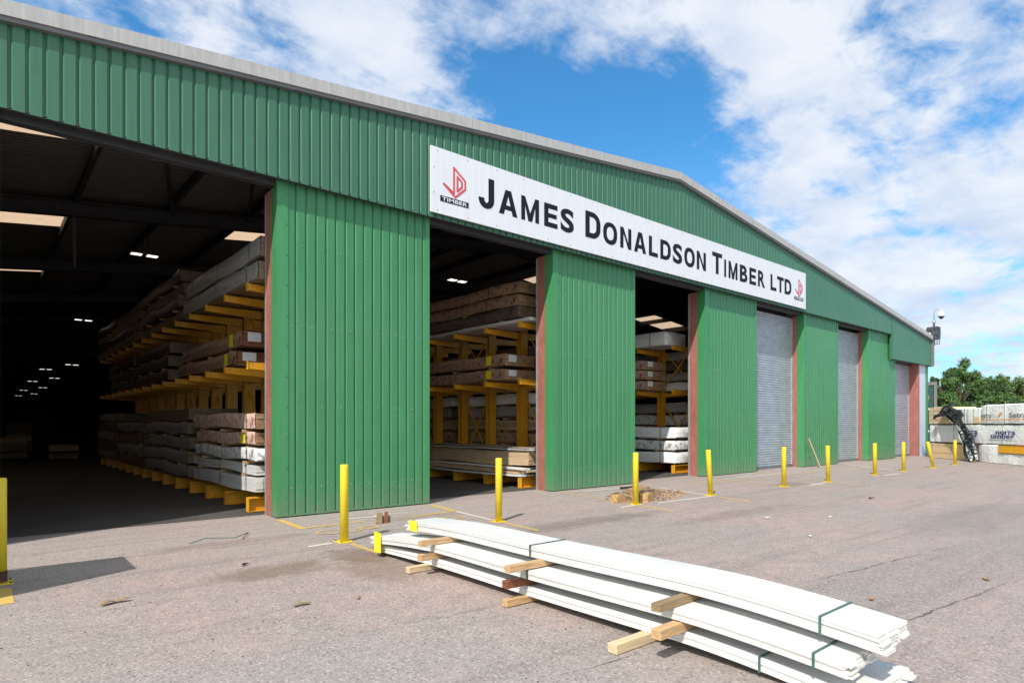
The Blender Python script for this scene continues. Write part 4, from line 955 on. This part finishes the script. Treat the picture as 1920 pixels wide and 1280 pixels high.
# ================================================================== FOREGROUND PILE
rndp = random.Random(11)
def droop(y, dn, df, mid=0.008):
    z = 0
    if y < 2.6: z -= dn * ((2.6 - y) / 1.25) ** 1.7
    elif y > 5.5: z -= df * ((y - 5.5) / 1.3) ** 1.5
    if 2.6 <= y <= 5.5: z -= mid * (math.sin((y - 2.6) / 2.9 * 2 * math.pi - math.pi / 2) + 1) / 2
    return z
def fpack(label, x0, x1, y0, y1, z0, th, rows, cols, dn, df, zmin=0, mat='primed', skew=0.0):
    root = thing('board_pack', label, 'board pack', (x0, y0, z0), 0, 'white board packs lying on the tarmac')
    mb = MB(); bh = th / rows; bw = (x1 - x0) / cols; n = 30
    for r in range(rows):
        for c in range(cols):
            ja = rndp.uniform(-.022, .012) + (rndp.uniform(-.03, .02) if rndp.random() < .2 else 0); jb = rndp.uniform(-.08, .05); jx = rndp.uniform(-.006, .006); jz = rndp.uniform(0, .005)
            a, b = c * bw + .0015, (c + 1) * bw - .0035; za, zb_ = r * bh, (r + 1) * bh - .0015
            vs = []; ch = .0025
            pr = [(a + ch, za), (b - ch, za), (b, za + ch), (b, zb_ - ch), (b - ch, zb_), (a + ch, zb_), (a, zb_ - ch), (a, za + ch)]
            ln = y1 - y0
            for k in range(n + 1):
                y = ja + (ln - ja + jb) * k / n; zo = max(droop(y0 + y, dn, df), zmin - z0) + jz; sx = skew * (y / ln - .5)
                for p in pr: vs.append((p[0] + jx + sx, y, p[1] + zo))
            fs = []
            for k in range(n):
                for i in range(8): fs.append((k * 8 + i, (k + 1) * 8 + i, (k + 1) * 8 + (i + 1) % 8, k * 8 + (i + 1) % 8))
            mb.add(vs, fs, rndp.choice([mat, mat, 'primed_b', 'primed_c']))
            # split end: tongue sticks out a little, groove recessed
            e0 = vs[:8]; e1 = vs[-8:]
            mb.add(e0, [tuple(range(8))], 'boardend'); mb.add(e1, [tuple(range(7, -1, -1))], 'boardend')
            if rndp.random() < .8:
                zc_ = (za + zb_) / 2 + e0[0][2] - za - 0; xx = b + jx
                mb.box(a + jx + .01 - skew * .5, b + jx - .03 - skew * .5, ja - rndp.uniform(.004, .03), ja, zb_ + e0[4][2] - zb_ - bh * .75, e0[4][2] - bh * .3, 'boardend')
    mb.build('boards', None, root)
    def strap(y, mat_):
        zo = max(droop(y, dn, df), zmin - z0); yy = y - y0; sx = skew * (yy / (y1 - y0) - .5); e = .006; w2 = .008
        pts = [(-e, -.003), (-e, th + e), (x1 - x0 + e, th + e), (x1 - x0 + e, -.003)]; m_ = MB()
        for (ax, az), (bx, bz) in zip(pts, pts[1:]):
            d = Vector((bx - ax, 0, bz - az)).normalized(); nrm = Vector((-d.z, 0, d.x)) * .0015
            vs = [Vector((px_ + sx, yv, pz_ + zo)) + q for px_, pz_ in ((ax, az), (bx, bz)) for yv in (yy - w2, yy + w2) for q in (nrm, -nrm)]
            m_.add(vs, [(0, 2, 6, 4), (1, 5, 7, 3), (0, 4, 5, 1), (2, 3, 7, 6), (0, 1, 3, 2), (4, 6, 7, 5)])
        m_.build('strap', mat_, root)
    return root, strap
b0, st = fpack('lowest white board pack of the yard pile, wide end near the tarmac', 3.74, 4.40, 1.36, 6.95, .072, .090, 4, 5, .09, .03, .004, 'primed2')
st(1.98, 'strap'); st(4.45, 'strap_dk')
b1, st = fpack('middle white board pack of the pile in the yard, broad bare top showing', 3.68, 4.12, 1.46, 6.98, .238, .085, 4, 3, .075, .085, 0, 'primed2')
st(1.62, 'strap'); st(4.10, 'strap_dk')
b2, st = fpack('topmost white board pack of the pile in the yard, ragged tongue and groove ends', 3.86, 4.31, 1.34, 6.45, .388, .105, 5, 3, .085, .065, 0, 'primed')
st(1.66, 'strap'); st(4.26, 'strap_dk')
f = MB(); T = Matrix.Translation((-.012, 5.33, .02)); f.box(-.004, .0, -.08, .08, -.20, .04, None, T); f.tube([(-.017, 5.29, .02), (-.015, 5.29, .02)], .008, 6, None); f.build('yellow_tag', 'tag', b1)
f = MB(); f.box(-.010, -.004, 4.86, 5.02, -.03, .09); f.box(-.010, .09, 4.99, 5.02, .065, .069); f.build('yellow_tag', 'tag', b2)
def bearer(label, x0, x1, y, z0, h, w, mat, rz=0, tilt=0):
    f = MB(); f.box(0, x1 - x0, -w / 2, w / 2, 0, h); o = f.build('timber_bearer', mat, None, bevel=.004, loc=(x0, y, z0)); o.rotation_euler = (0, tilt, rz)
    tag(o, label, 'timber bearer', 'timber bearers in the white board pile'); return o
bearer('pale pine bearer on the tarmac under the far end of the pile', 3.50, 4.5, 5.82, .006, .064, .075, 'pine_pale', .02)
bearer('short tan pine bearer on the tarmac under the middle of the pile', 3.50, 4.45, 4.20, .006, .064, .075, 'pine_x', -.02)
bearer('squared pale pine block sticking out on the tarmac at the near end of the pile', 3.36, 4.45, 2.86, .004, .068, .085, 'pine_pale', .0)
bearer('golden pine bearer between lowest and middle packs at the far end', 3.52, 4.2, 5.62, .166, .068, .07, 'pine_x', .03)
bearer('dark red brown bearer with notched end between lowest and middle packs', 3.50, 4.2, 4.20, .165, .067, .07, 'wood_red', -.03)
bearer('orange brown bearer block between lowest and middle packs at the near end', 3.44, 4.15, 2.55, .164, .068, .08, 'pine_x', .02)
bearer('long golden pine bearer under the topmost pack at the far end', 3.50, 4.38, 5.58, .327, .058, .06, 'pine_x', .03)
bearer('long golden pine bearer with knots under the topmost pack at mid length', 3.46, 4.38, 4.12, .324, .058, .07, 'pine_x', .0)
bearer('weathered grey brown bearer under the topmost pack near its ragged end', 3.50, 4.36, 2.60, .326, .056, .07, 'wood_old', .03)

# ================================================================== YARD ODDS AND ENDS
# leaning plank
f = MB(); f.bar((23.72, 10.22, .005), (23.43, 10.52, 1.08), .14, .025); tag(f.build('leaning_plank', 'pine_pale', None), 'pale plank leaning against the green pier between two roller shutters', 'plank')
# small offcuts by the first pier
for (a, b, w, h, z, lb, mt_) in (((4.90, 9.02), (5.33, 9.80), .10, .05, .03, 'short grey brown timber offcut lying by the green pier, left one of the pair', 'wood_old'), ((5.03, 9.03), (5.42, 9.72), .06, .07, .04, 'narrow reddish timber offcut lying by the green pier, right one of the pair', 'wood_red')):
    f = MB(); f.bar((*a, z), (*b, z), w, h); tag(f.build('timber_offcut', mt_, None, bevel=.004), lb, 'timber offcut')
# rubble patch
rr = random.Random(4)
f = MB()
for k in range(620):
    a = rr.uniform(0, 6.28); q = rr.random() ** .6; x = 11.2 + math.cos(a) * q * 1.45 + .25; y = 8.75 + math.sin(a) * q * .8 + math.cos(a) * q * .35
    s_ = rr.uniform(.008, .035); T = Matrix.Translation((x, y, s_ * .3)) @ Matrix.Rotation(rr.uniform(0, 3), 4, 'Z') @ Matrix.Rotation(rr.uniform(-.4, .4), 4, 'X')
    f.box(-s_, s_, -s_ * .7, s_ * .7, -s_ * .3, s_ * .3, rr.choice(['soil', 'soil', 'tanwood', 'pine_y']), T)
struct(f.build('wood_chips', None), 'stuff')
def lump(name, label, cat, x, y, z, sx, sy, sz, mat, seed, rz=0):
    bm = bmesh.new(); bmesh.ops.create_cube(bm, size=1); bmesh.ops.subdivide_edges(bm, edges=bm.edges[:], cuts=4, use_grid_fill=True)
    q = random.Random(seed)
    for v in bm.verts:
        n_ = Vector((math.sin(v.co.x * 9 + seed), math.sin(v.co.y * 8 + seed * 2), math.sin(v.co.z * 7 + seed))) * .05
        v.co = Vector((v.co.x * (1 - .12 * abs(v.co.y)), v.co.y, v.co.z * (1 - .2 * abs(v.co.x)))) + n_ + Vector((q.uniform(-.03, .03), q.uniform(-.03, .03), q.uniform(-.03, .03)))
        v.co.x *= sx; v.co.y *= sy; v.co.z *= sz
    me = bpy.data.meshes.new(name); bm.to_mesh(me); bm.free(); me.materials.append(M[mat]); o = bpy.data.objects.new(name, me); COL.objects.link(o); o.location = (x, y, z + sz / 2 - .02); o.rotation_euler.z = rz
    return tag(o, label, cat)
lump('broken_brick', 'ochre broken brick block in the rubble right of the bollard', 'brick', 10.56, 8.05, 0, .34, .18, .20, 'brick', 3, .3)
lump('broken_brick', 'tan broken brick block in the rubble left of the bollard', 'brick', 10.0, 8.35, 0, .34, .16, .17, 'brick', 5, .1)
lump('rotten_timber', 'dark rotten timber lump lying across the rubble patch', 'broken timber', 10.80, 8.42, 0, .8, .3, .24, 'wood_old', 8, .15)
lump('rotten_timber', 'pale split timber slab on top of the rubble patch', 'broken timber', 11.3, 8.85, .1, .8, .3, .10, 'tanwood', 9, .35)
f = MB(); f.bar((12.05, 10.0, .03), (12.5, 9.7, .06), .08, .04); tag(f.build('dark_stick', 'black', None), 'dark stick poking out of the rubble towards the pier', 'stick')
# litter
lit = [((.93, 6.55), .24, 'wood_old', 'long splinter of bark on the tarmac at the left', .3), ((2.17, 5.40), .16, 'wood_old', 'flat brown wood chip on the tarmac in the middle foreground', .2), ((2.66, 5.28), .09, 'tanwood', 'small tan wood chip on the tarmac near the pile', 1.2),
       ((2.3, 7.35), .12, 'black', 'black scrap on the tarmac before the left doorway', .8), ((10.2, 5.25), .12, 'paper', 'white paper scrap on the tarmac before the second pier', .2), ((11.1, 4.6), .1, 'paper', 'second white paper scrap farther right on the tarmac', .1),
       ((7.9, 1.72), .16, 'wood_old', 'brown splinter on the tarmac at the lower right', .5), ((6.2, 2.2), .1, 'tanwood', 'pale splinter beside the joint right of the pile', .2), ((14.6, 5.2), .22, 'rust', 'dark bark strip on the tarmac at the far right', .1), ((9.0, 4.0), .08, 'paper', 'tiny white scrap right of the pile', .4)]
for (x, y), s_, mt_, lb, rz in lit:
    f = MB(); n_ = 7
    vs = []
    for k in range(n_ + 1):
        u_ = k / n_; w = .18 * s_ * math.sin(math.pi * (u_ * .9 + .05)) * (1 + .3 * math.sin(7 * u_ + x)); zz_ = .010 + .02 * s_ * 4 * math.sin(u_ * 5 + y) ** 2
        c_ = .12 * s_ * math.sin(u_ * 4)
        vs += [((u_ - .5) * s_, c_ - w, .002 + zz_), ((u_ - .5) * s_, c_ + w, .002 + zz_), ((u_ - .5) * s_, c_ + w, .008 + zz_), ((u_ - .5) * s_, c_ - w, .008 + zz_)]
    fs = [(0, 1, 2, 3), tuple(4 * n_ + i for i in (3, 2, 1, 0))]
    for k in range(n_):
        q = 4 * k; fs += [(q, q + 4, q + 5, q + 1), (q + 1, q + 5, q + 6, q + 2), (q + 2, q + 6, q + 7, q + 3), (q + 3, q + 7, q + 4, q)]
    f.add(vs, fs); o = f.build('litter_scrap', mt_, None, loc=(x, y, 0)); o.rotation_euler.z = rz; tag(o, lb, 'scrap')
# fine loose grit over the yard
f = MB()
for k in range(800):
    y = rr.uniform(1.2, 9.5); x = rr.uniform(-.2, 2 + y * 1.9); s_ = rr.uniform(.002, .006)
    T = Matrix.Translation((x, y, s_ * .4)) @ Matrix.Rotation(rr.uniform(0, 3), 4, 'Z')
    f.box(-s_, s_, -s_ * .7, s_ * .7, -s_ * .5, s_ * .5, rr.choice(['black', 'floor', 'pine_grey', 'floor']), T)
struct(f.build('grit', None), 'stuff')
# steel floor strapping scribble in doorway
f = MB(); f.tube([(2.15, 9.15, .012), (2.4, 9.32, .03), (2.75, 9.2, .012), (3.0, 9.42, .03), (2.8, 9.05, .012)], .006, 5); tag(f.build('loose_strap', 'strap', None), 'curl of discarded green strapping on the tarmac at the left doorway', 'strap')

# unseen stack added left of the view to cast the yard shadow patch
o = thing('timber_pack', 'unseen wrapped stack added left of the bollard to cast the yard shadow', 'timber pack', (-2.6, 7.3, .0))
f = MB(); f.box(0, 2.5, 0, .85, .1, 1.72); f.build('boards', 'wrap_plain', o, bevel=.02)
f = MB()
for k in range(3): f.box(.2 + k * 1.0, .3 + k * 1.0, .0, .85, 0, .098)
f.build('skid', 'pine_x', o)
f = MB()
for x in (.5, 1.9): f.box(x, x + .03, -.008, .858, .095, 1.728)
f.build('strap', 'strap_dk', o)

# ================================================================== CCTV
o = thing('security_camera', 'white dome camera on a curved pole above a black wrapped box at the building corner', 'security camera', (37.62, 10.45, 6.0))
bm = bmesh.new(); bmesh.ops.create_cube(bm, size=1); bmesh.ops.subdivide_edges(bm, edges=bm.edges[:], cuts=6, use_grid_fill=True)
q = random.Random(2)
for v in bm.verts:
    n_ = Vector((q.uniform(-1, 1), q.uniform(-1, 1), q.uniform(-1, 1))) * .014 + Vector((math.sin(v.co.z * 14), math.sin(v.co.x * 12 + v.co.z * 9), 0)) * .012
    v.co = Vector((v.co.x * .5, v.co.y * .5, v.co.z * .62 + .30)) + n_
me = bpy.data.meshes.new('wrapped_box'); bm.to_mesh(me); bm.free(); me.materials.append(M['tarp']); w_ = bpy.data.objects.new('wrapped_box', me); COL.objects.link(w_); w_.parent = o
f = MB(); f.tube([(0, -.02, .6), (0, -.02, .82), (0, -.02, .84), (0, -.02, .95)], [.05, .05, .08, .08], 12); f.tube([(0, -.02, .95), (0, -.02, 1.35)] + [(0, -.02 - .17 + .17 * math.cos(a), 1.35 + .17 * math.sin(a)) for a in [R(15 * k) for k in range(1, 11)]], .022, 10); f.build('pole', 'galv', o, smooth=True)
f = MB(); f.tube([(0, -.34, 1.44), (0, -.34, 1.38), (0, -.34, 1.34), (0, -.34, 1.2), (0, -.34, 1.12)], [.05, .06, .13, .15, .15], 20); f.build('camera_head', 'cctv', o, smooth=True)
f = MB(); f.tube([(0, -.34, 1.12), (0, -.34, 1.05), (0, -.34, 1.0)], [.13, .10, .04], 16); f.build('dome', 'lens', o, smooth=True)
f = MB()
for k in range(5):
    f.tube([(.02 * k - .05, .1 - .08 * k, .05), (-.05 + .03 * k, .15 - .1 * k, -.12 - .04 * k), (.05 - .04 * k, .08 - .05 * k, -.28), (-.12, .05, -.42)], .018, 6)
f.build('cable_loops', 'black', o, smooth=True)
f = MB(); f.box(-.16, -.06, -.05, .1, -1.4, .3); f.build('bracket', 'dkgrey', o)

# green display board in a grey frame behind the corner
o = thing('display_board', 'tall dark green board with orange ring emblem in a grey frame by the corner', 'display board', (37.85, 10.62, 0), R(-60))
f = MB(); f.box(-.9, .10, 0, .12, .4, 3.62); f.build('board', 'board_green', o)
f = MB(); f.box(.11, .24, -.06, .2, .0, 3.80); f.box(-.95, .11, -.06, .2, 3.64, 3.80); f.box(-.95, .11, -.05, .2, 0, .39); f.build('frame', 'dkgrey', o)
f = MB(); poly_stroke(f, [(-.30 + .15 * math.cos(a), 3.0 + .24 * math.sin(a)) for a in [R(22.5 * k) for k in range(16)]], .07, -.01); f.build('emblem', 'setra_o', o)
f = MB()
for z, a, b in ((2.35, -.6, .02), (1.2, -.55, -.1), (.95, -.5, -.2)): f.box(a, b, -.012, -.006, z, z + .09)
f.build('printed_lines', 'paper', o)

# ================================================================== YARD STACKS at the right
RZ = math.atan2(-.703, -.711)
def ypack(label, s0, s1, z0, z1, mat, depth=1.15, dy=0.0, straps=(), rows=0, seed=0):
    """pack in the yard; local X runs along the stack front, -Y faces the yard"""
    o = thing('timber_pack', label, 'timber pack', (32.95, 7.85, 0), RZ, 'timber packs stacked in the yard')
    rnd = random.Random(seed); mb = MB(); n = 24; L_ = s1 - s0
    if rows:
        for r in range(rows):
            za = z0 + (z1 - z0) * r / rows; zb_ = z0 + (z1 - z0) * (r + 1) / rows - .006; j = rnd.uniform(-.01, .01)
            mb.box(s0 + rnd.uniform(-.03, .03), s1 + rnd.uniform(-.03, .03), dy + j, dy + depth, za, zb_)
        mb.build('boards', mat, o)
    else:
        vs = []; H_ = z1 - z0
        for k in range(n + 1):
            x = s0 + L_ * k / n; w = .008 * math.sin(k * 1.3 + seed) + rnd.uniform(-.006, .006); e = .03 if k in (0, n) else 0
            for (py, pz) in ((0, .0), (-.008, .25), (-.012, .5), (-.006, .8), (.0, .96), (.04, 1.0), (.5, 1.012), (.96, 1.0), (1, .95), (1, 0)):
                vs.append((x, dy + (py * depth if py > .03 else py) + w + e, z0 + pz * H_ + rnd.uniform(-.004, .004) - e * pz))
        m_ = 10; fs = [(k * m_ + i, (k + 1) * m_ + i, (k + 1) * m_ + (i + 1) % m_, k * m_ + (i + 1) % m_) for k in range(n) for i in range(m_)] + [tuple(range(m_)), tuple(n * m_ + i for i in range(m_ - 1, -1, -1))]
        mb.add(vs, fs); mb.build('wrap', mat, o, smooth=False)
    for s_ in straps:
        f = MB(); f.box(s_, s_ + .02, dy - .026, dy + depth + .02, z0 + .0, z1 + .022); f.build('strap', 'galv', o)
    f = MB()
    for k in range(3):
        a = s0 + L_ * (.15 + .35 * k); f.box(a, a + .09, dy + .02, dy + depth, z0 - .055, z0 - .012)
    if z0 > .2: f.build('skid', 'wood_old', o)
    return o
SL = -2.95
P0 = ypack('bare pale pine pack on the ground at the left of the yard stack', SL, -.02, .02, .70, 'yardpine', rows=8, straps=(-2.6, -1.2), seed=1)
P1 = ypack('white wrapped pack resting on the bare pine pack behind the bollards', SL, -.55, .78, 1.56, 'wrap_plain', straps=(-2.4, -1.0), seed=2)
f = MB(); put_text(f, 'sca', -3.9, -3.0, 1.2, 1.36, -.03); f.build('lettering', 'strap', P1) if False else None
P2 = ypack('bare pale pine pack on top of the left yard stack, under the tarpaulin', SL, -1.35, 1.63, 2.40, 'yardpine', rows=9, straps=(-2.5,), seed=3)
P3 = ypack('white wrapped pack with a bare tan end between the tarpaulin and the printed pack', -1.25, .82, 1.63, 2.30, 'wrap_plain', straps=(-.2,), seed=4)
f = MB(); f.box(.42, .80, -.032, -.02, 1.66, 1.92); f.build('bare_boards', 'yardpine', P3)
P4 = ypack('white wrapped pack printed in grey with an orange line, top right of the yard stack', .90, 6.4, 1.63, 2.40, 'wrap_plain', straps=(1.3, 2.35, 4.6), seed=5, dy=-.04)
for s_ in (.55, 2.64, 4.73):
    f = MB(); 
    if s_ < 1: put_text(f, 'etra', .98, 1.62, 1.86, 2.03, -.078, offset=.01)
    else: put_text(f, 'Setra', s_, s_ + .93, 1.86, 2.06, -.078, offset=.01)
    f.build('lettering', 'print_grey', P4)
    f = MB()
    for d_ in (0, .09): f.add([(s_ + 1.4 + d_ - 2.1 * 1, -.078, 1.88 + d_ * .4), (s_ + 1.47 + d_ - 2.1, -.078, 1.90 + d_ * .4), (s_ + 1.68 + d_ * .6 - 2.1, -.078, 2.09), (s_ + 1.60 + d_ * .6 - 2.1, -.078, 2.07)], [(0, 1, 2, 3)])
    if s_ > 1: f.build('emblem', 'setra_o', P4)
f = MB(); f.box(.95, 6.3, -.0795, -.077, 1.77, 1.80); f.build('printed_line', 'setra_o', P4)
P5 = ypack('white wrapped pack with dark blue two-line print, middle right of the yard stack', -.4, 6.4, .80, 1.57, 'wrap_plain', straps=(2.2, 4.5), seed=6, dy=-.02)
for s_ in (-.73, 1.46, 3.65):
    f = MB()
    if s_ < 0:
        put_text(f, 'rra', .12, .72, 1.18, 1.33, -.062, offset=.022); put_text(f, 'ber', .12, .70, 1.04, 1.19, -.0635, offset=.022)
    else:
        put_text(f, 'norra', s_ + .38, s_ + 1.5, 1.18, 1.33, -.062, offset=.022); put_text(f, 'timber', s_ + .05, s_ + 1.42, 1.02, 1.21, -.0635, offset=.022)
        f.box(s_ - .1, s_ + 1.6, -.061, -.059, .945, .955)
    f.build('lettering', 'print_blue', P5)
P6 = ypack('white wrapped pack on the ground carrying the amber banner', .78, 6.4, .02, .75, 'wrap_plain', seed=7, dy=-.06)
f = MB(); f.box(2.05, 6.3, -.09, -.084, .44, .78); f.build('banner', 'banner', P6)
f = MB(); f.box(2.05, 6.3, -.096, -.0905, .75, .80); f.box(2.05, 6.3, -.096, -.0905, .42, .455); f.build('banner_edge', 'olive', P6)
f = MB(); f.box(3.0, 4.0, -.1, -.0965, .76, .79); f.build('banner_print', 'logo_red', P6)
# tarpaulin hanging over the stack
def tarp():
    mb = MB(); rnd = random.Random(5)
    path = [(-1.35, 2.50, -.02, .30), (-1.2, 2.30, -.30, .40), (-.85, 2.05, -.36, .42), (-.45, 1.75, -.34, .36), (-.15, 1.45, -.32, .32), (.08, 1.15, -.34, .34), (.32, .85, -.38, .40), (.55, .55, -.42, .46), (.75, .28, -.46, .46), (.92, .03, -.52, .40)]
    n = 22; vs = []; k2 = 5
    pts = []
    for i in range(len(path) - 1):
        for j in range(k2):
            u_ = j / k2; pts.append([a + (b - a) * u_ for a, b in zip(path[i], path[i + 1])])
    pts.append(list(path[-1]))
    for i, (s_, z, y, w) in enumerate(pts):
        for j in range(n + 1):
            t_ = j / n - .5
            fold = .05 * math.sin(j * 1.9 + i * .12) + .035 * math.sin(j * 3.7 + i * .3)
            vs.append((s_ + .12 + t_ * w * 1.75 - t_ * .1, y + fold + .1 * abs(t_) * 2, z + t_ * w * .55 + .02 * math.sin(j + i * .5)))
    m_ = n + 1
    for i in range(len(pts) - 1):
        for j in range(n):
            fr = i / len(pts); sil = (fr > .2 and 8 <= j <= 9 + int(5 * fr)) or (fr > .5 and j in (3, 4)) or (fr > .65 and j in (18, 19, 20))
            mb.add([vs[i * m_ + j], vs[(i + 1) * m_ + j], vs[(i + 1) * m_ + j + 1], vs[i * m_ + j + 1]], [(0, 1, 2, 3)], 'tarp3' if sil else 'tarp')
    # flap lying over the top edge to the left
    vs = []
    for i in range(13):
        for j in range(11):
            u_ = i / 12; v_ = j / 10
            vs.append((-1.05 - u_ * 1.15 * (.3 + v_ * .7) + .06 * math.sin(i * 1.4 + j), -.12 - .14 * v_ + .07 * math.sin(i * 2.1 + j * .6), 2.50 - v_ * (.62 - .2 * (1 - u_)) - u_ * .06 + .03 * math.sin(j * 2 + i)))
    mb.add(vs, [(i * 11 + j, (i + 1) * 11 + j, (i + 1) * 11 + j + 1, i * 11 + j + 1) for i in range(12) for j in range(10)], 'tarp')
    vs = []
    for i in range(11):
        for j in range(9):
            u_ = i / 10; v_ = j / 8
            vs.append((-1.2 + u_ * 1.15, -.16 - .1 * v_ + .06 * math.sin(i * 1.8 + j * .7), 2.46 - u_ * .33 - v_ * (.40 + .1 * math.sin(i)) + .02 * math.sin(j * 2 + i)))
    mb.add(vs, [(i * 9 + j, (i + 1) * 9 + j, (i + 1) * 9 + j + 1, i * 9 + j + 1) for i in range(10) for j in range(8)], 'tarp')
    o = mb.build('tarpaulin', None, None, smooth=False, loc=(32.95, 7.85, 0)); o.rotation_euler.z = RZ
    bm = bmesh.new(); bm.from_mesh(o.data); bmesh.ops.remove_doubles(bm, verts=bm.verts, dist=.0005); bm.to_mesh(o.data); bm.free()
    for p in o.data.polygons: p.use_smooth = True
    so = o.modifiers.new('thick', 'SOLIDIFY'); so.thickness = .006
    tag(o, 'crumpled black and silver tarpaulin hanging down the front of the yard stack', 'tarpaulin')
tarp()

# ================================================================== TREES
def tree(label, x, y, h, r, mat, seed, n=24000, leaf=.12, lobes=26, base=.12):
    rnd = random.Random(seed)
    o = thing('broadleaf_tree', label, 'tree', (x, y, 0), 0, 'trees beyond the yard')
    mb = MB(); mb.tube([(0, 0, 0), (.1, 0, h * .25), (0, .1, h * .5), (.1, .1, h * .8)], [.28, .22, .15, .05], 8)
    L_ = []
    for k in range(lobes):
        a = rnd.uniform(0, 6.28); q = rnd.uniform(.2, .95) * r; zz = rnd.uniform(base, .95) * h
        q *= (1 - max(0, zz / h - .5) * 1.15); rad = rnd.uniform(.12, .30) * r * (1.15 - zz / h * .5)
        c = Vector((math.cos(a) * q, math.sin(a) * q, min(zz, h - rad * .8))); L_.append((c, rad))
        mb.tube([(0, 0, max(.6, c.z * .5)), tuple(c * .6 + Vector((0, 0, c.z * .3))), tuple(c)], [.1, .06, .02], 5)
    mb.build('trunk', 'bark', o)
    # twigs that stick out of the crown
    for k in range(int(lobes * 2.2)):
        c, rad = rnd.choice(L_[:lobes]); d = Vector((rnd.gauss(0, 1), rnd.gauss(0, 1), abs(rnd.gauss(0, 1)) + .2)).normalized(); L_.append((c + d * rad * 1.15, rad * .3))
    lb = MB(); tot = sum(q[1] ** 2 for q in L_)
    vs = []; fs = []
    for c, rad in L_:
        m_ = int(n * rad ** 2 / tot)
        for _ in range(m_):
            d = Vector((rnd.gauss(0, 1), rnd.gauss(0, 1), rnd.gauss(0, 1))).normalized(); p = c + d * rad * (rnd.random() ** .5) * rnd.uniform(.75, 1.35)
            if p.z < .2: continue
            s_ = leaf * rnd.uniform(.55, 1.2); nrm = (d + Vector((rnd.gauss(0, .6), rnd.gauss(0, .6), rnd.gauss(0, .6) + .4))).normalized(); u_ = nrm.orthogonal().normalized(); w = nrm.cross(u_); a = rnd.uniform(0, 6.28)
            e1 = (u_ * math.cos(a) + w * math.sin(a)) * s_; e2 = (w * math.cos(a) - u_ * math.sin(a)) * s_ * .55
            q = len(vs); vs += [p - e1, p + e2, p + e1, p - e2]; fs.append((q, q + 1, q + 2, q + 3))
    me = bpy.data.meshes.new('crown'); me.from_pydata([tuple(v) for v in vs], [], fs); me.materials.append(M[mat]); c_ = bpy.data.objects.new('crown', me); COL.objects.link(c_); c_.parent = o
def tp(px, d):
    r_ = (px - 960) / 1173 * d; return (d * .64945 + r_ * .76041, d * .76041 - r_ * .64945)
for (px, d, h, r, mat, sd_, lb) in ((1752, 66, 6.6, 2.6, 'leaf_dk', 1, 'thin dark green tree directly behind the building corner'), (1797, 68, 9.0, 3.2, 'leaf_dk', 2, 'tallest dark green tree beyond the pine stack'),
                                    (1842, 70, 7.6, 3.4, 'leaf_dk', 3, 'dark green tree right of the tallest one'), (1884, 74, 6.9, 3.8, 'leaf_lt', 4, 'olive green tree beyond the printed timber packs'),
                                    (1925, 72, 7.0, 3.9, 'leaf_lt', 5, 'light olive tree at the right picture edge'), (1975, 74, 7.2, 4.2, 'leaf_lt', 6, 'olive tree just past the right picture edge')):
    x, y = tp(px, d); tree(lb, x, y, h, r, mat, sd_)
x, y = tp(1868, 60); tree('low dark bush filling the gap between dark and olive trees', x, y, 4.2, 3.2, 'leaf_dk', 21, 12000)
x, y = tp(1770, 60); tree('low dark bush behind the green display board', x, y, 4.6, 2.8, 'leaf_dk', 22, 12000)
for k in range(6):
    x, y = tp(2080 + 130 * k, 80); tree('olive tree in the row outside the right picture edge', x, y, 7 + (k % 3), 4.6, 'leaf_lt' if k % 2 else 'leaf_dk', 30 + k, 4500, .3)
